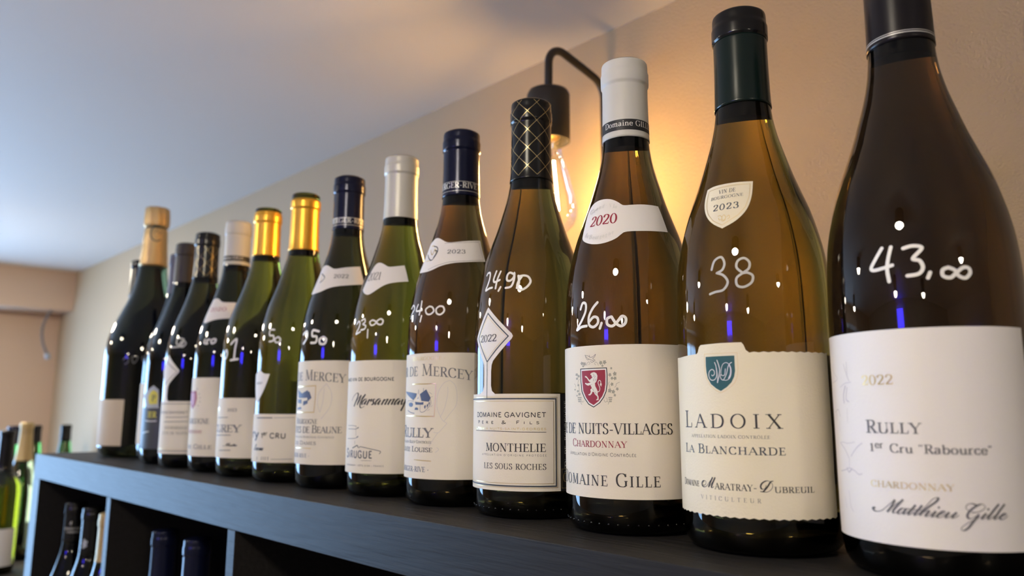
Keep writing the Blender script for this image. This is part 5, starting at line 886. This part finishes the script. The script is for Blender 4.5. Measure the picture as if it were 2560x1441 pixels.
seal=capsule_part(r,FP,.2380,.2785,mat('dark_green_seal',(.004,.011,.009),.2,0,spec=.35),'neck_seal',False,.0006)
for ch in list(cp.children): ch.parent=seal
put('gille',-.2921,.0758,'umber','grey',.241,'brown wine bottle marked 26,00, red lion shield label and matt grey capsule',paper='ivory',outline=rect(-62,98,20.5,106.9),group=ROW)
put('month',-.3808,.0775,'oliveamber','black',.234,'bottle marked 24,90 with full white diamond above its label and gold lattice cap',paper='ivory',outline=rect(-72,72,18.2,80.1),group=ROW)
put('merc5',-.4646,.0801,'umber','navy',.2395,'wine bottle marked 24,00, navy capsule, neck strip reading 2023',paper='ivory',outline=rect(-68,74,19.9,111.4),group=ROW)
put('mars',-.5509,.0815,'olive','lightgrey',.2376,'olive wine bottle marked 23,00 with a glossy silver-grey capsule',paper='ivory',outline=rect(-78,98,18.8,110),group=ROW)
put('merc7',-.6367,.080,'darkolive','navy',.242,'dark wine bottle with a navy capsule and neck strip reading 2022',paper='ivory',outline=rect(-75,84,21.5,113.5),group=ROW)
put('gold8',-.7197,.0778,'yellowgreen','gold',.2335,'gold-capped green bottle with a small pointed shield above its low label',paper='ivory',outline=rect(-80,95,19.4,65.4),ztop=.2885,group=ROW)
put('gold9',-.8041,.0766,'yellowgreen','gold',.240,'gold-capped green bottle marked 21, label without shield',paper='ivory',outline=rect(-80,95,19.8,81.6),ztop=.2905,group=ROW)
put('gil10',-.8867,.0787,'blackgreen','grey',.241,'near-black bottle with pale grey cap and faded red shield label',paper='ivory',outline=rect(-62,98,17.8,105.5),group=ROW)
put('lat11',-.9745,.0765,'darkolive','black',.2354,'dark bottle far along the row with gold lattice cap and half-hidden diamond',paper='ivory',outline=rect(-66,80,17,79.5),group=ROW)
put('drk12',-1.0570,.0817,'blackgreen','brown',.2405,'dark bottle with slate label, grey and yellow pentagon emblem, brown cap',paper='slate',outline=rect(-60,80,19.5,72),group=ROW)
r13,_=bottle(-1.140,.1033,'blackgreen','violet',.236,'bottle with violet capsule and plain cream label behind the slate-labelled one',group=ROW,n=64)
label_part(r13,rect(-70,90,22,105.5),PAPER['ivory'],BURG)
for k in ('month','lat11'):
    cp=[c for c in BASE[k].children if c.name.startswith('capsule')][0]
    lattice(cp,FP,236.5,294) if k=='month' else lattice(cp,FP,238,278,6,17,.2)
# black side strip beside the diamond label
st=label_part(BASE['month'],rect(72.4,86,18.2,80.1),PAPER['black'],BURG,.00018,'side_strip')
s=Surf(BURG,.00025)
for j in range(3):
    z=30+j*.1
for j,(a,ch) in enumerate(zip(range(17),'VIN DE BOURGOGNE')):
    if ch==' ': continue
    # letters stacked up the strip, turned a quarter left
    t=Surf(BURG,.00025); t.text(ch,'R',0,1,0,0,3.0,0,2.1,.14,0,0)
    for v in t.V:
        th=math.degrees(math.atan2(v[0],-v[1])); z=v[2]*1000
        s.V.append(s.pt(79.2-z*1.4,30+j*2.9+th*.8))
    b=len(s.V)-len(t.V); s.F+=[tuple(b+i for i in f) for f in t.F]
obj('silver_print',s.data(),C['silver'],st,False)
s=Surf(BURG,.00025); s.text('GP','B',0,1,74.6,24,78.5,24,5.5,.14,-.3,0); s.ribbon([(73.3,20),(80.5,20),(80.5,32),(73.3,32),(73.3,20)],.3,True)
obj('gold_print',s.data(),C['gold'],st,False)
for k in ('gille','month'):
    bm=bmesh.new()
    for j in range(44):
        a=2*math.pi*j/44; r_=BURG.r(.0065)-.0001
        bmesh.ops.create_icosphere(bm,subdivisions=2,radius=.0007,matrix=Matrix.Translation((r_*math.cos(a),r_*math.sin(a),.0065)))
    obj('base_knurling',bm,BASE_SHADE_BEADS,BASE[k])
# back labels seen through the glass
for k,(t0,t1,z0,z1,p) in {'month':(150,215,20,82,'ivory'),'ladoix':(140,205,30,100,'cream'),'gille':(165,230,25,100,'ivory'),'gold9':(150,215,25,100,'ivory'),'gold8':(150,215,20,70,'ivory'),'merc5':(165,230,25,90,'ivory'),'mars':(150,215,25,95,'ivory')}.items():
    label_part(BASE[k],rect(t0,t1,z0,z1),PAPER[p],BURG,.00018,'back_label')
# sparkling wine magnum
MK=1.0263
MAG=pchip([(z*MK,r) for z,r in [(0,.042),(.001,.049),(.004,.0542),(.012,.0572),(.022,.058),(.14,.058),(.165,.0562),(.19,.0495),(.215,.0392),(.24,.0292),(.27,.0222),(.30,.0188),(.33,.0168),(.352,.0160)]],.003)
mp=Prof(MAG)
rm=empty('sparkling_wine_bottle',(-1.252,.1018,0),'big black-green sparkling wine bottle with gold foil head at the row\'s far end','wine bottle',ROW)
obj('glass_body',glass_mesh(MAG),GL['blackgreen'],rm)
Q=[(.285,mp.r(.285*MK)+.0001),(.285,mp.r(.285*MK)+.0008)]+[(.29+.01*i,mp.r((.29+.01*i)*MK)+.0009) for i in range(6)]+[(.345,.0162),(.347,.0158),(.3485,.0178),(.351,.0185),(.357,.0187),(.368,.0183),(.376,.0176),(.3785,.0165),(.3795,.012),(.380,.002)]
Q=[(z*MK,r) for z,r in [(z,r) for z,r in Q]]
fo=obj('foil',lathe(Q,96,lambda a,z: 1+(.035*math.sin(9*a+z*60)*max(0,min(1,(z-.354)/.006))+ .008*math.sin(23*a)*(z>.35))),CAP['foil'],rm)
s=Surf(Prof([(0,.02),(.2,mp.r(.285)+.0012),(.285,mp.r(.285)+.0013),(.34,mp.r(.34)+.0013),(.4,.0165)]),0)
s.ribbon(catmull([(92,355),(70,358),(52,351),(48,341),(60,334),(80,332),(96,335)],6),[1.6]*37)
s.ribbon(catmull([(66,345),(76,350),(88,344),(100,348)],6),.7)
obj('monogram',s.data(),C['teal'],fo,False)
s=Surf(mp,.0002); 
label_part(rm,rect(-50,47,17,84),PAPER['beige'],mp,.0003)
s=Surf(mp,.0002)
s.ribbon(catmull([(40,142),(46,147),(48,139),(43,136)],5),1.1); s.ribbon(catmull([(52,146),(56,137),(61,146),(52,147)],5),1.1); s.ribbon(catmull([(66,146),(70,137),(75,145),(67,147)],5),1.1)
obj('price_handwriting',s.data(),C['dimchalk'],rm,False)
# slim dark bottle half hidden behind it
SL=pchip([(0,.028),(.002,.034),(.01,.036),(.16,.036),(.182,.035),(.197,.028),(.212,.0195),(.226,.0155),(.26,.0145),(.308,.0140),(.3095,.0148),(.318,.0148),(.3202,.0125)],.003)
rb,_=bottle(-1.365,.118,'blackgreen','black',.258,'black-capped bottle almost hidden behind the gold-foiled sparkling wine bottle',P=SL,group=ROW,n=64)
# ---------------------------------------------------------------- the shelf unit
X0,X1=-1.4159,.4141; D=.405
su=empty('shelf_unit',(0,0,0),'black-brown open cube shelf unit carrying the row of wine bottles','shelf')
su.location=(X0,0,-1.86)
def spart(name,b,m=None): 
    bm=box(*b,bev=.0007)
    for v in bm.verts: v.co-=Vector(su.location)
    return obj(name,bm,m or WOOD,su,False)
T=.0365; PT=.04; DV=.016; CW=.335
spart('top_panel',(X0,X1,0,D,-T,0))
spart('side_panel',(X0,X0+PT,0,D,-1.86,-T)); spart('side_panel',(X1-PT,X1,0,D,-1.86,-T))
for k in range(4):
    x=X0+PT+CW+k*(CW+DV); spart('divider',(x,x+DV,.0,D,-1.82,-T))
for k in range(4):
    z=-T-CW-k*(CW+DV)
    for j in range(5):
        x=X0+PT+j*(CW+DV); spart('shelf_board',(x,min(x+CW,X1-PT),.001,D,z-DV,z))
spart('base_panel',(X0+PT,X1-PT,0,D,-1.86,-1.82))
# ---------------------------------------------------------------- bottles inside the cubes
ZF=-T-CW
def down(root,z): root.location.z=z; return root
UP=pchip([(z*1.018,r) for z,r in PR])
CELL='wine bottles inside the shelf cubes'
g=[]
a,cp=bottle(-1.332,.043,'blackgreen','black',.246,'dark-capped bottle with pale print on its capsule, leftmost in the end cube',P=UP,group=CELL,n=64); down(a,ZF)
s=Surf(Prof(UP),.0006); s.text('DOMAINE','S',0,7,20,262,110,262,2.6,.16,.05,0); s.text('VIGNE','S',0,5,35,257,100,257,2.6,.16,.05,0); s.ribbon(catmull([(50,270),(60,274),(56,268)],4),.7)
obj('silver_print',s.data(),C['silver'],cp,False)
a,cp=bottle(-1.2465,.045,'blackgreen','black',.240,'grey-crested dark bottle standing middle of the end cube',P=UP,group=CELL,n=64); down(a,ZF)
s=Surf(Prof(UP),.0006)
for q in ((30,252),(36,256),(42,252),(38,248),(46,249),(33,247),(48,254)): s.poly([(q[0]+8*math.cos(t*1.257),q[1]+2.4*math.sin(t*1.257)) for t in range(5)])
obj('crest_print',s.data(),C['greylabel'],cp,False)
a,cp=bottle(-1.161,.043,'olive','tan',.238,'tan-capped bottle cut off by the first upright divider',P=UP,group=CELL,n=64); down(a,ZF)
a,cp=bottle(-.957,.043,'blackgreen','navy',.238,'navy-capped bottle, left one of the pair in the second cube',P=UP,group=CELL,n=64); down(a,ZF)
s=Surf(Prof(UP),.0006); s.text('BERGER-RIVE','B',0,11,-20,243,110,243,4,.17,.05,0); obj('silver_print',s.data(),C['silver'],cp,False)
a,cp=bottle(-.870,.047,'blackgreen','navy',.238,'navy-capped bottle beside the second upright divider, right of its twin',P=UP,group=CELL,n=64); down(a,ZF)
# ---------------------------------------------------------------- low cabinet with more bottles beyond the shelf unit
ZC=-.29
cb=empty('low_cabinet',(-2.2,.19,-1.86),'low black cabinet beyond the left end of the shelf unit','cabinet')
def cpart(name,b,bev=.002,m=None):
    bm=box(*b,bev=bev)
    for v in bm.verts: v.co-=Vector(cb.location)
    return obj(name,bm,m or WOODTOP,cb,False)
cpart('worktop',(-2.96,-1.425,-.02,.385,ZC-.03,ZC))
cpart('body',(-2.95,-1.435,.0,.385,-1.86,ZC-.03))
for k in range(3):
    dr=cpart('door',(-2.945+k*.5,-2.455+k*.5,-.018,.0,-1.78,ZC-.04))
    bm=box(-2.5+k*.5,-2.488+k*.5,-.04,-.018,-.75,-.6,.002)
    for v in bm.verts: v.co-=Vector(cb.location)
    obj('handle',bm,C['silver'],dr,False)
HOCK=pchip([(0,.028),(.002,.033),(.01,.0365),(.02,.037),(.13,.037),(.15,.0362),(.18,.0315),(.21,.0238),(.24,.0178),(.27,.0150),(.30,.0142),(.3015,.0150),(.311,.0150),(.313,.0130)],.003)
BORD=pchip([(0,.030),(.002,.034),(.01,.0365),(.17,.0372),(.19,.036),(.205,.029),(.218,.0195),(.23,.0158),(.26,.0148),(.300,.0143),(.3015,.0152),(.31,.0152),(.312,.013)],.003)
CABG='bottles standing on the low cabinet'
def cab(x,y,glass,cap,zc,label,P,z=ZC,**k):
    r,cp=bottle(x,y,glass,cap,zc,label,P=P,group=CABG,n=64,**k); down(r,z); return r,cp
a,cp=cab(-2.225,.150,'smoke','tan',.235,'slim smoky bottle with ribbed tan cap beside the shelf unit end',pchip([(z*1.045,r*.98) for z,r in HOCK]))
s=Surf(Prof(pchip([(z*1.045,r*.98) for z,r in HOCK])),.0006)
for q in range(4): s.ribbon([(t,300+q*3.5) for t in range(-180,181,10)],.5)
obj('ribbing',s.data(),CAP['brown'],cp,False)
a,cp=cab(-2.070,.082,'lime','black',.222,'yellow-green bottle with black cap and white back label, left edge of picture',BORD)
label_part(a,rect(70,138,18,98),PAPER['white'],Prof(BORD))
a,cp=cab(-2.66,.343,'green','black',.268,'lone green bottle with dark cap seen above the shelf top',HOCK)
a,cp=cab(-2.50,.175,'green','navy',.268,'green bottle with navy cap behind the smoky one',HOCK)
a,cp=cab(-2.60,.250,'green','black',.268,'dark green bottle peeking between smoky bottle and end wall',HOCK)
a,cp=cab(-2.30,.055,'blackgreen','black',.25,'black bottle cropped by the left edge, taller of two',BORD)
bm=box(-.035,.035,-.0008,.0008,0,.05,.0003)
tk=obj('price_card',box(-.045,.045,-.03,.03,0,.0012,.0003),PAPER['white'],None,False); tk.location=(-2.175,.235,ZC); tk.rotation_euler=(0,0,.5)
tag(tk,'blank white card lying on the low cabinet','card')
# ---------------------------------------------------------------- wall lamps
BLK=mat('matt_black_metal',(.012,.011,.011),.55)
BULBG=thinglass('clear_bulb_glass'); FIL=emit('warm_filament',(1,.54,.155),SCONCE_E); FILOFF=mat('unlit_filament',(.6,.45,.2),.4)
BRASS=mat('brass_screw_cap',(.5,.33,.15),.35,.9)
def arc(c,r,a0,a1,n,ax=0):
    return [(c[0],c[1]+r*math.cos(R(a0+(a1-a0)*i/n)),c[2]+r*math.sin(R(a0+(a1-a0)*i/n))) for i in range(n+1)]
def sconce(x,label,bulbP,fil):
    root=empty('wall_lamp',(x,.412,.05),label,'lamp','black hooked wall lamps')
    L=lambda p:(p[0],p[1]-.412,p[2]-.05)
    V,F=lathe([(0,.001),(0,.026),(.004,.028),(.012,.028),(.015,.025),(.015,.001)],48)
    o=obj('wall_plate',(V,F),BLK,root); o.rotation_euler=(R(90),0,0)
    pts=[(0,.399,.048),(0,.3955,.06),(0,.3955,.30),(0,.3955,.445)]+arc((0,.3715,.452),.024,0,75,8,0)+[(0,.355,.4805),(0,.325,.4870)]+arc((0,.318,.4665),.0215,78,180,10,0)+[(0,.2960,.448),(0,.2955,.43)]
    obj('arm',tube([L(p) for p in pts],.0047),BLK,root)
    V,F=lathe([(.430,.004),(.431,.0225),(.4265,.0246),(.371,.0246),(.3705,.0236),(.372,.0215),(.395,.0205),(.400,.001)],64,c0=True,c1=True)
    obj('socket',([L((a,b+.2955,c)) for a,b,c in V],F),BLK,root)
    V,F=lathe([(.398,.002),(.398,.0125),(.376,.0128),(.374,.0105),(.372,.002)],32)
    obj('screw_cap',([L((a,b+.2955,c)) for a,b,c in V],F),BRASS,root)
    V,F=lathe(bulbP,64,c0=True,c1=False)
    bo=obj('bulb_glass',([L((a,b+.2955,c)) for a,b,c in V],F),BULBG,root)
    bm=bmesh.new()
    zc=.318 if len(bulbP)<60 else .33
    VV=[];FF=[]
    for k in range(4):
        a=k*math.pi/2+.5
        v,f=tube([(.006*math.cos(a),(.2955-.412)+.006*math.sin(a),zc+.030-.05),(.011*math.cos(a),(.2955-.412)+.011*math.sin(a),zc-.028-.05)],.0011,8)
        b=len(VV); VV+=v; FF+=[tuple(b+i for i in q) for q in f]
    obj('filament',(VV,FF),fil,root)
    v,f=tube([(0,(.2955-.412),(.376-.05)),(0,(.2955-.412),(zc+.026-.05))],[.006,.0035],12)
    obj('glass_stem',(v,f),BULBG,root)
    return root,bo
ST=pchip([(.2605,.0005),(.2608,.006),(.2635,.0150),(.270,.0250),(.280,.0310),(.288,.0322),(.300,.0308),(.320,.0258),(.345,.0190),(.362,.0150),(.374,.0135)],.003)
r1,bo=sconce(-.570,'lit black hooked wall lamp with a clear pear bulb behind the bottles',ST,FIL)
s2=Surf(Prof(ST),.0002)
s2.text('CE','S',0,2,48,351,78,351,4.2,.14,.1,0)
for q in range(3): s2.ribbon([(46,347.5-q*1.8),(80,347.5-q*1.8)],.6)
obj('bulb_marking',([(a,b+.2955-.412,c-.05) for a,b,c in s2.V],s2.F),C['gold'],bo,False)
GB=[(0.3345-0.0600*math.cos(t*math.pi/40),0.0600*math.sin(t*math.pi/40)) for t in range(1,36)]
GB=[(z,r) for z,r in GB if z<.387]+[(.391,.0165),(.40,.0140)]
GB=[(z-.012,r) for z,r in GB]
r2,_=sconce(-.052,'unlit black hooked wall lamp with a round clear globe bulb, mostly out of frame',GB,FILOFF)
# ---------------------------------------------------------------- the room
CZ=.5499; YW=.412
def struct(name,bm,m,parent=None): return tag(obj(name,bm,m,parent,False),kind='structure')
struct('wall_back',box(-3.6,2.6,YW,YW+.1,-1.96,CZ+.1),WALL)
struct('ceiling',box(-3.6,2.6,-2.7,YW+.05,CZ,CZ+.1),CEIL)
struct('floor',box(-3.6,2.6,-2.7,YW+.05,-1.96,-1.86),FLOORM)
struct('wall_right',box(2.5,2.6,-2.7,YW,-1.9,CZ+.05),ROOM)
struct('wall_front',box(-3.6,2.6,-2.7,-2.6,-1.9,CZ+.05),ROOM)
struct('trim_1',box(-3.3,-3.0,-2.65,YW,.413,CZ+.02),WALLFAR)          # lintel across the end wall
bm=box(-3.35,-3.17,.13,YW,-1.9,.415); box(-3.35,-3.17,-2.65,-1.30,-1.9,.415,bm=bm); box(-3.35,-3.17,-1.30,.13,-1.9,-.95,bm=bm)
struct('wall_left',bm,WALLFAR)
bm=box(-3.28,-3.22,-1.30,-1.25,-.95,.413)
for b in ((-3.28,-3.22,.08,.13,-.95,.413),(-3.28,-3.22,-.60,-.56,-.95,.413),(-3.28,-3.22,-1.30,.13,-.95,-.90),(-3.28,-3.22,-1.30,.13,.36,.413)): box(*b,bm=bm)
w=struct('window_1',bm,mat('white_window_frame',(.7,.7,.7),.5))
obj('window_pane',box(-3.252,-3.248,-1.26,.09,-.91,.37),thinglass('window_glass'),w,False)
# thin flex in the far corner
pts=catmull([(-3.02,.386,.47),(-3.03,.37,.445),(-3.03,.345,.40),(-3.03,.330,.35),(-3.03,.335,.30),(-3.035,.352,.262)],8)
pts=[(p[0],p[1]+.002*math.sin(i*2.2),p[2]) for i,p in enumerate(pts)]
cr=empty('twisted_cable',(-3.03,.34,.35),'grey twisted cable hanging in the far wall corner','cable')
obj('flex',tube([(p[0]+3.03,p[1]-.34,p[2]-.35) for p in pts],.004,8),C['grey'],cr)
o=obj('end_connector',tube([(-.005,.012,-.088),(-.006,.018,-.108)],.009,12),C['greylabel'],cr)
# ceiling spotlights, the row that mirrors in every bottle and one added warm fill
SPOTE=emit('spot_lens_light',(1,.89,.70),SPOT_E)
def spot(x,y,label):
    root=empty('ceiling_spotlight',(x,y,CZ),label,'lamp','ceiling spotlights')
    obj('housing',lathe([(0,.001),(0,.066),(-.075,.066),(-.077,.064),(-.075,.0615),(-.060,.0610),(-.060,.001)],48),BLK,root)
    obj('diffuser',lathe([(-.0605,.001),(-.0605,.0595),(-.078,.0585),(-.090,.050),(-.099,.036),(-.104,.018),(-.105,.001)],48),SPOTE,root)
    return root
spot(-.14,-.58,'ceiling spotlight above the camera')
spot(1.15,-.50,'ceiling spotlight to the right of the camera')
spot(-1.38,-.72,'ceiling spotlight nearer the window')
spot(-2.5,-.9,'ceiling spotlight beside the window')
spot(-2.35,-.13,'added ceiling spotlight, warm fill for the back wall near the low cabinet')  # added out of view to warm the left end of the back wall
spot(-.5,-1.9,'ceiling spotlight over the far side of the room')
spot(.6,-1.9,'ceiling spotlight in the far right of the room')
ls=obj('led_strip',box(-.62,-.30,-2.598,-2.57,.36,.46,.004),emit('blue_led_light',(.03,.02,1),30),None,False)
tag(ls,'blue LED light strip on the opposite wall','light strip')
